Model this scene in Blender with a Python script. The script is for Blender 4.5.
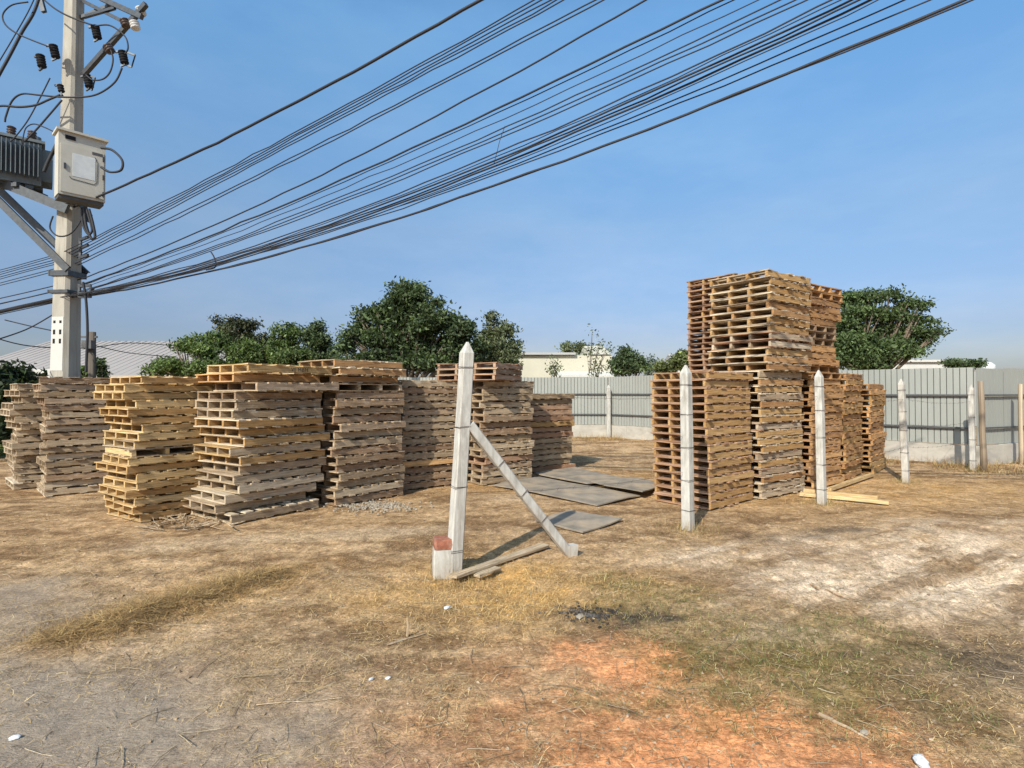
import bpy, math, random
import numpy as np
from mathutils import Vector, Matrix

R = math.radians
random.seed(7)
rng = np.random.default_rng(11)
for o in list(bpy.data.objects):
    bpy.data.objects.remove(o)
scene = bpy.context.scene
COL = scene.collection

# ------------------------------------------------------------------ camera, sky, sun, exposure
CAM_Z, F_PX, TILT = 1.6, 560.0, math.atan(8 / 560.0)
cam = bpy.data.cameras.new('camera')
cam.sensor_width = 36.0
cam.lens = F_PX / 1024 * 36.0
cam.clip_start, cam.clip_end = 0.05, 3000
camo = bpy.data.objects.new('camera', cam)
camo.location = (0, 0, CAM_Z)
camo.rotation_euler = (math.pi / 2 + TILT, 0, 0)
COL.objects.link(camo)
scene.camera = camo

TO_SUN = Vector((-0.46, -0.89, 0)).normalized()
SUN_EL = R(37)
w = bpy.data.worlds.new('World')
scene.world = w
w.use_nodes = True
nt = w.node_tree
sky = nt.nodes.new('ShaderNodeTexSky')
sky.sky_type = 'NISHITA'
sky.sun_disc = False
sky.sun_elevation = SUN_EL
sky.sun_rotation = math.atan2(TO_SUN.x, TO_SUN.y)
sky.altitude = 0
sky.air_density = 1.0
sky.dust_density = 1.3
sky.ozone_density = 3.2
bg = nt.nodes['Background']
bg.inputs['Strength'].default_value = 0.15
# the hazy tropical air near the horizon dims and greys the low sky
tc_ = nt.nodes.new('ShaderNodeTexCoord')
sx_ = nt.nodes.new('ShaderNodeSeparateXYZ')
nt.links.new(tc_.outputs['Generated'], sx_.inputs[0])
rp_ = nt.nodes.new('ShaderNodeValToRGB')
els_ = rp_.color_ramp.elements
for p_, c_ in ((0.0, (.25, .24, .265)), (.10, (.27, .255, .285)), (.275, (.37, .385, .375)), (.55, (.455, .625, .63)), (.75, (.46, .52, .49)), (1.0, (.42, .46, .43))):
    e_ = els_.new(p_) if p_ not in (0.0, 1.0) else els_[0 if p_ == 0.0 else len(els_) - 1]
    e_.color = (*c_, 1)
ml_ = nt.nodes.new('ShaderNodeMix')
ml_.data_type, ml_.blend_type = 'RGBA', 'MULTIPLY'
ml_.inputs[0].default_value = 1.0
nt.links.new(sx_.outputs[2], rp_.inputs[0])
nt.links.new(sky.outputs[0], ml_.inputs[6])
nt.links.new(rp_.outputs[0], ml_.inputs[7])
sc_ = nt.nodes.new('ShaderNodeVectorMath')
sc_.operation = 'SCALE'
sc_.inputs['Scale'].default_value = 2.0
mpn_ = nt.nodes.new('ShaderNodeMapping')
mpn_.inputs['Scale'].default_value = (2.2, 1.2, 6.0)
nt.links.new(tc_.outputs['Generated'], mpn_.inputs[0])
ns_ = nt.nodes.new('ShaderNodeTexNoise')
ns_.inputs['Scale'].default_value = 1.6
ns_.inputs['Detail'].default_value = 7.0
ns_.inputs['Roughness'].default_value = .6
nt.links.new(mpn_.outputs[0], ns_.inputs['Vector'])
rc_ = nt.nodes.new('ShaderNodeValToRGB')
rc_.color_ramp.elements[0].position, rc_.color_ramp.elements[0].color = .38, (.94, .97, 1.0, 1)
rc_.color_ramp.elements[1].position, rc_.color_ramp.elements[1].color = .72, (1.22, 1.10, 1.04, 1)
nt.links.new(ns_.outputs['Fac'], rc_.inputs[0])
mc_ = nt.nodes.new('ShaderNodeMix')
mc_.data_type, mc_.blend_type = 'RGBA', 'MULTIPLY'
mc_.inputs[0].default_value = 1.0
nt.links.new(ml_.outputs[2], mc_.inputs[6])
nt.links.new(rc_.outputs[0], mc_.inputs[7])
nt.links.new(mc_.outputs[2], sc_.inputs[0])
nt.links.new(sc_.outputs[0], bg.inputs['Color'])

sun = bpy.data.lights.new('sun', 'SUN')
sun.energy = 4.2
sun.angle = R(0.55)
sun.color = (1.0, 0.93, 0.82)
suno = bpy.data.objects.new('sun', sun)
d = -(TO_SUN * math.cos(SUN_EL) + Vector((0, 0, math.sin(SUN_EL))))
suno.rotation_euler = d.to_track_quat('-Z', 'Y').to_euler()
suno.location = (-20, -40, 40)
COL.objects.link(suno)

scene.view_settings.view_transform = 'Standard'
scene.view_settings.look = 'None'
scene.view_settings.exposure = 0.42
scene.view_settings.gamma = 1.0
scene.view_settings.use_curve_mapping = False
scene.render.resolution_x, scene.render.resolution_y = 1024, 768


# ------------------------------------------------------------------ measuring helpers
def P(px, py, D):
    """The point at distance D in front of the lens that stands at the given place of the photograph."""
    dx, dy = (px - 512) / F_PX, (384 - py) / F_PX
    c, s = math.cos(TILT), math.sin(TILT)
    k = D / (c - dy * s)
    return Vector((dx * k, D, CAM_Z + k * (s + dy * c)))


def G(px, py):
    dy = (384 - py) / F_PX
    c, s = math.cos(TILT), math.sin(TILT)
    k = -CAM_Z / (s + dy * c)
    return Vector(((px - 512) / F_PX * k, k * (c - dy * s), 0))


# ------------------------------------------------------------------ object helpers
def tag(o, label=None, cat=None, group=None, kind=None):
    if label: o['label'] = label
    if cat: o['category'] = cat
    if group: o['group'] = group
    if kind: o['kind'] = kind
    return o


def empty(name, loc=(0, 0, 0), rz=0.0):
    o = bpy.data.objects.new(name, None)
    o.location = loc
    o.rotation_euler = (0, 0, rz)
    o.empty_display_size = 0.2
    COL.objects.link(o)
    return o


def thing(name, label, cat, loc=(0, 0, 0), rz=0.0, group=None):
    return tag(empty(name, loc, rz), label, cat, group)


class MB:
    """Collects boxes, tubes and prisms; build() links them as ONE mesh object."""

    def __init__(self):
        self.v, self.f, self.bc = [], [], []

    def add(self, vs, fs, bcs=None):
        n = len(self.v)
        self.v += [tuple(p) for p in vs]
        self.f += [tuple(i + n for i in f) for f in fs]
        if bcs is None:
            r = random.random()
            bcs = [(p[0] + r * 7, p[1], r) for p in vs]
        self.bc += bcs
        return self

    def box(self, c, size, M=None, jit=0.0):
        sx, sy, sz = size[0] / 2, size[1] / 2, size[2] / 2
        vs = []
        for z in (-sz, sz):
            for x, y in ((-sx, -sy), (sx, -sy), (sx, sy), (-sx, sy)):
                p = Vector((x + random.uniform(-jit, jit), y + random.uniform(-jit, jit), z + random.uniform(-jit, jit)))
                if M is not None: p = M @ p
                vs.append(p + Vector(c))
        fs = [(3, 2, 1, 0), (4, 5, 6, 7), (0, 1, 5, 4), (1, 2, 6, 5), (2, 3, 7, 6), (3, 0, 4, 7)]
        r = random.random()
        ax = max(range(3), key=lambda k: size[k])
        loc = []
        for z in (-sz, sz):
            for x, y in ((-sx, -sy), (sx, -sy), (sx, sy), (-sx, sy)):
                q = (x, y, z)
                o = [q[k] for k in range(3) if k != ax]
                loc.append((q[ax] + r * 9, o[0] + o[1] * 1.7 + r * 3, r))
        return self.add(vs, fs, loc)

    def board(self, c, length, width, thick, axis='x', seg=3, jit=0.003, bow=0.004):
        """A sawn board along x or y, slightly bowed and with uneven edges."""
        r = random.random()
        vs, bcs, fs = [], [], []
        b = random.uniform(-bow, bow)
        tw = random.uniform(-bow, bow) * 0.6
        skew = random.uniform(-1, 1) * jit * 2
        for i in range(seg + 1):
            t = i / seg * 2 - 1
            a = t * length / 2
            for (y, z) in ((-width / 2, -thick / 2), (width / 2, -thick / 2), (width / 2, thick / 2), (-width / 2, thick / 2)):
                yy = y + random.uniform(-jit, jit) + skew * t
                zz = z + (t * t - .5) * b + tw * t * (1 if y > 0 else -1) + random.uniform(-jit, jit) * .3
                p = (a, yy, zz) if axis == 'x' else (yy, a, zz)
                vs.append((p[0] + c[0], p[1] + c[1], p[2] + c[2]))
                bcs.append((a + r * 9, y + z * 1.7 + r * 3, r))
        for i in range(seg):
            k = i * 4
            for j in range(4):
                q = (k + j, k + (j + 1) % 4, k + 4 + (j + 1) % 4, k + 4 + j)
                fs.append(q if axis == 'y' else q[::-1])
        e = seg * 4
        fs.append((0, 3, 2, 1) if axis == 'y' else (0, 1, 2, 3)); fs.append((e, e + 1, e + 2, e + 3) if axis == 'y' else (e + 3, e + 2, e + 1, e))
        return self.add(vs, fs, bcs)

    def tube(self, pts, rad, n=6, cap=True):
        pts = [Vector(p) for p in pts]
        rads = rad if isinstance(rad, (list, tuple)) else [rad] * len(pts)
        rings, up = [], None
        for i, p in enumerate(pts):
            t = (pts[min(i + 1, len(pts) - 1)] - pts[max(i - 1, 0)])
            t = t.normalized() if t.length > 1e-9 else Vector((0, 0, 1))
            if up is None:
                up = t.orthogonal().normalized()
            up = (up - t * up.dot(t))
            up = up.normalized() if up.length > 1e-6 else t.orthogonal().normalized()
            b = t.cross(up)
            rings.append([p + (up * math.cos(2 * math.pi * k / n) + b * math.sin(2 * math.pi * k / n)) * rads[i] for k in range(n)])
        vs = [q for r in rings for q in r]
        fs = []
        for i in range(len(rings) - 1):
            for k in range(n):
                fs.append((i * n + k, i * n + (k + 1) % n, (i + 1) * n + (k + 1) % n, (i + 1) * n + k))
        if cap:
            fs.append(tuple(range(n))[::-1]); fs.append(tuple(range((len(rings) - 1) * n, len(rings) * n)))
        return self.add(vs, fs)

    def bar(self, a, b, wd, ht):
        """A straight rectangular bar from a to b."""
        a, b = Vector(a), Vector(b)
        t = (b - a)
        L = t.length
        M = t.to_track_quat('X', 'Z').to_matrix()
        return self.box((a + b) / 2, (L, wd, ht), M)

    def loft(self, sections):
        """Closed sections (lists of points, same count) joined and capped."""
        n = len(sections[0])
        vs = [p for s in sections for p in s]
        fs = []
        for i in range(len(sections) - 1):
            for k in range(n):
                fs.append((i * n + k, i * n + (k + 1) % n, (i + 1) * n + (k + 1) % n, (i + 1) * n + k))
        fs.append(tuple(range(n))[::-1]); fs.append(tuple(range((len(sections) - 1) * n, len(sections) * n)))
        return self.add(vs, fs)

    def mesh(self, name, mat, smooth=False):
        me = bpy.data.meshes.new(name)
        me.from_pydata(self.v, [], self.f)
        at = me.attributes.new('bc', 'FLOAT_VECTOR', 'POINT')
        at.data.foreach_set('vector', np.array(self.bc, dtype=np.float32).ravel())
        if mat: me.materials.append(mat)
        if smooth: me.polygons.foreach_set('use_smooth', [True] * len(me.polygons))
        me.update()
        return me

    def build(self, name, mat, parent=None, smooth=False, loc=None):
        o = bpy.data.objects.new(name, self.mesh(name, mat, smooth))
        COL.objects.link(o)
        if parent is not None: o.parent = parent
        if loc is not None: o.location = loc
        return o


def link_mesh(name, me, parent=None):
    o = bpy.data.objects.new(name, me)
    COL.objects.link(o)
    if parent is not None: o.parent = parent
    return o


def copy_tree(o, parent=None):
    c = o.copy()
    COL.objects.link(c)
    c.parent = parent
    for ch in o.children: copy_tree(ch, c)
    return c


# ------------------------------------------------------------------ materials
def new_mat(name):
    m = bpy.data.materials.new(name)
    m.use_nodes = True
    b = m.node_tree.nodes['Principled BSDF']
    b.inputs['Specular IOR Level'].default_value = 0.25
    return m, m.node_tree, b


def N(t, kind, **kw):
    n = t.nodes.new(kind)
    for k, v in kw.items():
        if k in n.inputs: n.inputs[k].default_value = v
        else: setattr(n, k, v)
    return n


def ramp(t, stops, fac=None):
    n = t.nodes.new('ShaderNodeValToRGB')
    els = n.color_ramp.elements
    while len(els) < len(stops): els.new(0.5)
    for e, (p, c) in zip(els, stops):
        e.position = p
        e.color = (*c, 1)
    if fac is not None: t.links.new(fac, n.inputs[0])
    return n


def mix(t, a, b, fac, blend='MIX'):
    n = t.nodes.new('ShaderNodeMix')
    n.data_type = 'RGBA'
    n.blend_type = blend
    for sock, v in ((n.inputs[0], fac), (n.inputs[6], a), (n.inputs[7], b)):
        if isinstance(v, bpy.types.NodeSocket): t.links.new(v, sock)
        elif isinstance(v, (int, float)): sock.default_value = v
        else: sock.default_value = (*v, 1)
    return n.outputs[2]


def math_(t, op, a, b=0.0, clamp=False):
    n = t.nodes.new('ShaderNodeMath')
    n.operation = op
    n.use_clamp = clamp
    for s, v in ((n.inputs[0], a), (n.inputs[1], b)):
        if isinstance(v, bpy.types.NodeSocket): t.links.new(v, s)
        else: s.default_value = v
    return n.outputs[0]


def wood_mat(name, cols, stain=(0.16, 0.14, 0.12), stain_amt=0.35, pale=(0.62, 0.55, 0.44), pale_amt=0.25):
    """Sawn timber: colour per board and per pallet, grain along the board, weather stains, raised fibres."""
    m, t, b = new_mat(name)
    at = N(t, 'ShaderNodeAttribute', attribute_name='bc')
    sep = N(t, 'ShaderNodeSeparateXYZ')
    t.links.new(at.outputs['Vector'], sep.inputs[0])
    oi = N(t, 'ShaderNodeObjectInfo')
    rnd = math_(t, 'FRACT', math_(t, 'ADD', math_(t, 'MULTIPLY', sep.outputs[2], 1.0), oi.outputs['Random']))
    base = ramp(t, [(i / (len(cols) - 1), c) for i, c in enumerate(cols)], rnd).outputs[0]
    off = math_(t, 'MULTIPLY', oi.outputs['Random'], 40.0)
    comb = N(t, 'ShaderNodeCombineXYZ')
    t.links.new(math_(t, 'ADD', math_(t, 'MULTIPLY', sep.outputs[0], 3.0), off), comb.inputs[0])
    t.links.new(math_(t, 'MULTIPLY', sep.outputs[1], 60.0), comb.inputs[1])
    grain = N(t, 'ShaderNodeTexNoise', Scale=1.0, Detail=4.0, Roughness=0.6)
    t.links.new(comb.outputs[0], grain.inputs['Vector'])
    g = ramp(t, [(0.3, (.42, .40, .38)), (0.5, (.98, .98, .98)), (0.7, (1.4, 1.4, 1.38))], grain.outputs['Fac']).outputs[0]
    c1 = mix(t, base, g, 1.0, 'MULTIPLY')
    comb2 = N(t, 'ShaderNodeCombineXYZ')
    t.links.new(math_(t, 'ADD', math_(t, 'MULTIPLY', sep.outputs[0], 5.0), off), comb2.inputs[0])
    t.links.new(math_(t, 'MULTIPLY', sep.outputs[1], 9.0), comb2.inputs[1])
    blot = N(t, 'ShaderNodeTexNoise', Scale=1.0, Detail=5.0, Roughness=0.65)
    t.links.new(comb2.outputs[0], blot.inputs['Vector'])
    s = ramp(t, [(0.52, (0, 0, 0)), (0.72, (1, 1, 1))], blot.outputs['Fac']).outputs[0]
    c2 = mix(t, c1, stain, math_(t, 'MULTIPLY', s, stain_amt))
    p = ramp(t, [(0.28, (1, 1, 1)), (0.46, (0, 0, 0))], blot.outputs['Fac']).outputs[0]
    c3 = mix(t, c2, pale, math_(t, 'MULTIPLY', p, pale_amt))
    sp_ = N(t, 'ShaderNodeTexNoise', Scale=34.0, Detail=3.0, Roughness=.7)
    comb3 = N(t, 'ShaderNodeCombineXYZ')
    t.links.new(math_(t, 'ADD', sep.outputs[0], off), comb3.inputs[0])
    t.links.new(math_(t, 'MULTIPLY', sep.outputs[1], 1.6), comb3.inputs[1])
    t.links.new(comb3.outputs[0], sp_.inputs['Vector'])
    k_ = ramp(t, [(.60, (0, 0, 0)), (.68, (1, 1, 1))], sp_.outputs['Fac']).outputs[0]
    c3 = mix(t, c3, pale, math_(t, 'MULTIPLY', k_, min(pale_amt * 1.3, .7)))
    k2_ = ramp(t, [(.30, (1, 1, 1)), (.38, (0, 0, 0))], sp_.outputs['Fac']).outputs[0]
    c3 = mix(t, c3, (.07, .045, .03), math_(t, 'MULTIPLY', k2_, .7))
    t.links.new(c3, b.inputs['Base Color'])
    b.inputs['Roughness'].default_value = 0.85
    bump = N(t, 'ShaderNodeBump', Strength=0.5, Distance=0.004)
    t.links.new(grain.outputs['Fac'], bump.inputs['Height'])
    t.links.new(bump.outputs[0], b.inputs['Normal'])
    return m


def plain_mat(name, col, rough=0.6, metal=0.0, var=0.25, scale=6.0, dirt=None, dirt_amt=0.4, bump=0.2, stretch=(1, 1, 1), coord='Object'):
    m, t, b = new_mat(name)
    tc = N(t, 'ShaderNodeTexCoord')
    mp = N(t, 'ShaderNodeMapping')
    mp.inputs['Scale'].default_value = stretch
    t.links.new(tc.outputs[coord], mp.inputs[0])
    n = N(t, 'ShaderNodeTexNoise', Scale=scale, Detail=6.0, Roughness=0.65)
    t.links.new(mp.outputs[0], n.inputs['Vector'])
    g = ramp(t, [(0.3, (1 - var,) * 3), (0.7, (1 + var,) * 3)], n.outputs['Fac']).outputs[0]
    c = mix(t, col, g, 1.0, 'MULTIPLY')
    if dirt:
        n2 = N(t, 'ShaderNodeTexNoise', Scale=scale * 0.45, Detail=7.0, Roughness=0.7)
        t.links.new(mp.outputs[0], n2.inputs['Vector'])
        f = ramp(t, [(0.48, (0, 0, 0)), (0.68, (1, 1, 1))], n2.outputs['Fac']).outputs[0]
        c = mix(t, c, dirt, math_(t, 'MULTIPLY', f, dirt_amt))
    t.links.new(c, b.inputs['Base Color'])
    b.inputs['Roughness'].default_value = rough
    b.inputs['Metallic'].default_value = metal
    if bump:
        bp = N(t, 'ShaderNodeBump', Strength=bump, Distance=0.01)
        t.links.new(n.outputs['Fac'], bp.inputs['Height'])
        t.links.new(bp.outputs[0], b.inputs['Normal'])
    return m


def attr_mat(name, attr='col', rough=0.8, trans=0.0, bump=None):
    m, t, b = new_mat(name)
    at = N(t, 'ShaderNodeAttribute', attribute_name=attr)
    t.links.new(at.outputs['Color'], b.inputs['Base Color'])
    b.inputs['Roughness'].default_value = rough
    if trans:
        tr = N(t, 'ShaderNodeBsdfTranslucent')
        t.links.new(mix(t, at.outputs['Color'], (1.25, 1.35, 0.6), 1.0, 'MULTIPLY'), tr.inputs['Color'])
        mx = N(t, 'ShaderNodeMixShader')
        mx.inputs[0].default_value = trans
        t.links.new(b.outputs[0], mx.inputs[1])
        t.links.new(tr.outputs[0], mx.inputs[2])
        t.links.new(mx.outputs[0], t.nodes['Material Output'].inputs['Surface'])
    return m


W = {
    'grey': wood_mat('weathered_wood', [(.25, .172, .10), (.38, .285, .18), (.29, .205, .12), (.48, .375, .25), (.25, .168, .09)], stain_amt=.5, pale_amt=.6),
    'dark': wood_mat('dark_weathered_wood', [(.22, .135, .075), (.32, .21, .125), (.26, .165, .09), (.40, .29, .19), (.175, .105, .055)], stain_amt=.5, pale_amt=.5),
    'yellow': wood_mat('yellow_pine', [(.50, .34, .15), (.58, .42, .21), (.42, .275, .12), (.63, .48, .26), (.46, .30, .13)], stain=(.24, .16, .09), stain_amt=.3, pale_amt=.2),
    'pale': wood_mat('pale_weathered_wood', [(.50, .40, .26), (.36, .27, .175), (.58, .49, .36), (.30, .215, .135), (.44, .34, .22)], stain_amt=.35, pale_amt=.4),
    'orange': wood_mat('orange_wood', [(.50, .28, .115), (.42, .22, .09), (.56, .34, .15), (.46, .25, .10)], stain=(.2, .1, .05), stain_amt=.3, pale_amt=.15),
    'tan': wood_mat('tan_wood', [(.43, .255, .10), (.36, .205, .075), (.47, .30, .13), (.39, .225, .085)], stain=(.2, .12, .065), stain_amt=.35, pale_amt=.2),
    'red': wood_mat('reddish_wood', [(.37, .225, .14), (.30, .165, .095), (.44, .30, .20), (.33, .19, .11)], stain=(.16, .085, .05), stain_amt=.3, pale_amt=.18),
    'brown': wood_mat('brown_wood', [(.40, .215, .085), (.33, .175, .07), (.45, .26, .115), (.28, .145, .058)], stain=(.14, .08, .045), stain_amt=.4, pale_amt=.15),
    'bleached': wood_mat('bleached_wood', [(.52, .42, .285), (.42, .315, .20), (.60, .50, .365), (.36, .26, .155)], stain_amt=.3, pale_amt=.5),
}
WORD = {'grey': 'grey brown', 'dark': 'dark brown', 'yellow': 'yellow', 'pale': 'pale tan', 'orange': 'orange yellow', 'tan': 'tan',
        'red': 'reddish', 'brown': 'rusty brown', 'bleached': 'bleached pale'}

M_post = plain_mat('whitewashed_concrete', (.49, .475, .43), .85, var=.2, scale=7, dirt=(.25, .225, .19), dirt_amt=.7, bump=.4, stretch=(2, 2, .7))
def streaked(m):
    t = m.node_tree
    b = t.nodes['Principled BSDF']
    src = b.inputs['Base Color'].links[0].from_socket
    tc = N(t, 'ShaderNodeTexCoord'); sp = N(t, 'ShaderNodeSeparateXYZ')
    t.links.new(tc.outputs['Object'], sp.inputs[0])
    mp = N(t, 'ShaderNodeMapping'); mp.inputs['Scale'].default_value = (24, 24, .9)
    t.links.new(tc.outputs['Object'], mp.inputs[0])
    n = N(t, 'ShaderNodeTexNoise', Scale=1.0, Detail=5.0, Roughness=.6)
    t.links.new(mp.outputs[0], n.inputs['Vector'])
    f = ramp(t, [(.52, (0, 0, 0)), (.70, (1, 1, 1))], n.outputs['Fac']).outputs[0]
    c = mix(t, src, (.21, .17, .125), math_(t, 'MULTIPLY', f, .55))
    n2 = N(t, 'ShaderNodeTexNoise', Scale=22.0, Detail=4.0)
    t.links.new(tc.outputs['Object'], n2.inputs['Vector'])
    g = math_(t, 'SUBTRACT', math_(t, 'ADD', .02, math_(t, 'MULTIPLY', n2.outputs['Fac'], .25)), sp.outputs[2])
    c = mix(t, c, (.33, .235, .14), math_(t, 'MULTIPLY', math_(t, 'MULTIPLY', g, 3.0, True), .6))
    t.links.new(c, b.inputs['Base Color'])


streaked(M_post)
M_conc = plain_mat('weathered_concrete', (.38, .355, .30), .9, var=.14, scale=3, dirt=(.22, .20, .17), dirt_amt=.45, bump=.3, stretch=(2, 2, .5))
streaked(M_conc)
M_white = plain_mat('white_paint', (.52, .51, .47), .7, var=.06, scale=5, dirt=(.5, .48, .43), dirt_amt=.3, bump=.1)
M_steel = plain_mat('galvanised_steel', (.085, .09, .095), .5, .55, var=.2, scale=12, bump=.1)
M_black = plain_mat('black_rubber', (.016, .016, .018), .9, var=.2, scale=9, bump=0)
M_wire = plain_mat('black_cable', (.03, .03, .034), .6, var=.2, scale=1, bump=0)
M_trafo = plain_mat('grey_transformer_paint', (.17, .20, .21), .5, .1, var=.15, scale=5, dirt=(.10, .08, .06), dirt_amt=.4, bump=.05)
M_cab = plain_mat('cream_cabinet_paint', (.50, .48, .41), .55, var=.07, scale=3, dirt=(.33, .28, .2), dirt_amt=.35, bump=.05)
M_porc = plain_mat('brown_porcelain', (.085, .06, .05), .25, var=.2, bump=0)
M_porcw = plain_mat('white_porcelain', (.62, .62, .60), .25, var=.1, bump=0)
M_tie = plain_mat('rusty_wire', (.10, .075, .06), .7, .4, var=.3, bump=0)
M_brick = plain_mat('red_brick', (.28, .105, .065), .9, var=.4, scale=22, dirt=(.38, .29, .22), dirt_amt=.8, bump=.6)
M_seam = plain_mat('dark_sheet_groove', (.16, .16, .145), .8, var=.2, bump=0)  # darker tone for the groove bottoms of the fence sheets
M_sheet = plain_mat('galvanised_sheet', (.315, .325, .295), .6, .1, var=.08, scale=1.2, dirt=(.19, .18, .15), dirt_amt=.35, bump=.03, stretch=(1, 1, .25))
M_block = plain_mat('rendered_block_wall', (.43, .40, .345), .95, var=.14, scale=2.0, dirt=(.24, .22, .18), dirt_amt=.6, bump=.4, stretch=(1, 1, 2.2))
M_rail = plain_mat('dark_steel_rail', (.11, .11, .11), .6, .4, var=.2, bump=0)
M_board = plain_mat('weathered_sheet_board', (.25, .215, .17), .9, var=.28, scale=3.5, dirt=(.42, .32, .21), dirt_amt=.85, bump=.25)
M_roof = plain_mat('pale_roof_sheet', (.335, .305, .28), .6, .1, var=.05, scale=1.0, dirt=(.42, .36, .33), dirt_amt=.4, bump=.02, stretch=(1, .3, 1))
M_cream = plain_mat('cream_render', (.52, .49, .39), .9, var=.06, scale=.8, dirt=(.5, .44, .34), dirt_amt=.3, bump=.05)
M_grey = plain_mat('grey_render', (.40, .39, .37), .9, var=.08, scale=1, bump=.05)
M_glass = plain_mat('dark_window', (.03, .035, .04), .15, var=.1, bump=0)
M_leaf = attr_mat('foliage', 'col', .55, .28)
M_straw = attr_mat('dry_straw', 'col', .85, .12)
M_bark = plain_mat('bark', (.16, .125, .09), .95, var=.3, scale=9, bump=.6, stretch=(1, 1, .3))
M_litter = plain_mat('white_plastic', (.60, .62, .62), .45, var=.06, bump=.1)
M_ash = plain_mat('ash_and_char', (.045, .038, .032), .95, var=.5, scale=14, dirt=(.3, .28, .26), dirt_amt=.4, bump=.8)
M_rubble = plain_mat('pale_rubble', (.33, .285, .22), .95, var=.2, scale=8, bump=.3)


# ------------------------------------------------------------------ ground
def vnoise(x, y, seed):
    """Smooth value noise on arrays, 0..1."""
    xi, yi = np.floor(x).astype(np.int64), np.floor(y).astype(np.int64)
    xf, yf = x - xi, y - yi
    u, v = xf * xf * (3 - 2 * xf), yf * yf * (3 - 2 * yf)

    def h(a, b):
        n = (a * 374761393 + b * 668265263 + seed * 982451653) & 0xFFFFFFFF
        n = ((n ^ (n >> 13)) * 1274126177) & 0xFFFFFFFF
        n = n ^ (n >> 16)
        return (n & 0xFFFF) / 65535.0
    return (h(xi, yi) * (1 - u) + h(xi + 1, yi) * u) * (1 - v) + (h(xi, yi + 1) * (1 - u) + h(xi + 1, yi + 1) * u) * v


def fbm(x, y, seed, oct=5, gain=.55):
    s, a, n = 0.0, 1.0, 0.0
    for k in range(oct):
        s = s + a * vnoise(x * 2 ** k + k * 17.3, y * 2 ** k - k * 9.1, seed + k)
        n += a
        a *= gain
    return s / n


def smooth(a, b, x):
    t = np.clip((x - a) / (b - a), 0, 1)
    return t * t * (3 - 2 * t)


def blob(x, y, cx, cy, rx, ry, rot=0.0, edge=.5, seed=1, nz=.6, fs=1.3):
    """A patch with a ragged edge, 0..1."""
    c, s = math.cos(rot), math.sin(rot)
    dx, dy = x - cx, y - cy
    u, v = (dx * c + dy * s) / rx, (-dx * s + dy * c) / ry
    r = np.sqrt(u * u + v * v) + (fbm(x * fs, y * fs, seed, 5, .65) - .5) * nz * 2
    return 1 - smooth(1 - edge, 1 + edge * .5, r)


def masks(x, y):
    g = {}
    g['bare'] = np.maximum(blob(x, y, -2.3, 2.6, 1.9, 1.15, -.2, .6, 3, .45), blob(x, y, -4.6, 4.0, 2.2, 1.0, -.15, .6, 5, .6) * .75)
    g['orange'] = np.maximum(blob(x, y, .95, 2.4, .95, .82, -.35, .7, 8, .6, 2.6), blob(x, y, .62, 3.3, .6, .5, .2, .8, 9, .7, 2.6) * .8)
    g['orange'] = np.maximum(g['orange'], blob(x, y, .3, 2.8, 1.1, .8, .1, .9, 10, .8, 2.2) * .26)
    g['green'] = np.maximum.reduce([blob(x, y, 1.65, 3.35, .95, .62, .3, .8, 21, .9, 2.2) * .9, blob(x, y, 1.15, 4.35, .6, .55, 0, .8, 22, .9, 2.2) * .6,
                                    blob(x, y, .75, 2.95, .5, .13, .1, .8, 24, .8, 2.5) * .55])
    g['sand'] = np.maximum(blob(x, y, 4.9, 5.0, 3.1, 1.6, .2, .7, 31, .6) , blob(x, y, 2.05, 5.6, .9, .35, .2, .7, 32, .8) * .7)
    g['dark'] = np.maximum.reduce([blob(x, y, 3.2, 3.25, 1.0, .4, -.2, .8, 41, .9, 1.6) * .85, blob(x, y, 3.7, 6.35, 1.3, .32, .05, .8, 42, .8) * .7,
                                   blob(x, y, .6, 4.06, .55, .2, .05, .7, 43, .8, 2.5) * 1.0])
    g['straw'] = np.maximum.reduce([blob(x, y, -.1, 4.6, 1.3, .8, .05, .8, 51, .6), blob(x, y, -2.5, 4.25, 1.15, .45, 1.0, .8, 52, .6) * .6,
                                    blob(x, y, 4.5, 9.5, 6, 1.6, -.1, .9, 53, .7) * .6])
    g['heap'] = blob(x, y, -2.5, 4.25, .95, .26, 1.0, .7, 57, .8, 2.4)
    g['lawn'] = blob(x, y, -15.5, 15.5, 5.0, 3.2, 0, .5, 61, .5, .6)
    return g


def ridge(x, y):
    """Heap of raked dry grass on the left."""
    c, s = math.cos(1.0), math.sin(1.0)
    dx, dy = x + 2.5, y - 4.25
    u, v = (dx * c + dy * s) / .85, (-dx * s + dy * c) / .2
    return .075 * np.exp(-(u ** 4)) * np.exp(-(v * v)) * (.6 + .8 * fbm(x * 5, y * 5, 77, 3))


def height(x, y):
    near = 1 - smooth(14, 40, y)
    h = (fbm(x * .45, y * .45, 101, 4) - .5) * .10 + (fbm(x * 3.1, y * 3.1, 113, 4, .6) - .5) * .05 + (fbm(x * 14, y * 14, 131, 3, .6) - .5) * .018
    sd = blob(x, y, 4.6, 4.9, 2.8, 1.5, .15, .8, 31, .5)
    # ruts and clods in the churned sand, running towards the road
    uu = x * .85 + y * .52
    vv = -x * .52 + y * .85
    h = h + sd * ((fbm(uu * .7, vv * 5.5, 151, 4, .6) - .5) * .15 + (fbm(uu * 5, vv * 16, 155, 3, .6) - .5) * .08)
    h = h * near
    # flat where the stacks, the posts and the sheets stand
    flat = np.maximum(smooth(6.2, 7.0, y - np.clip((x - 1.0) * .1, -.6, .6)) * .85, 0)
    return h * (1 - flat) + ridge(x, y) - .012


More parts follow.
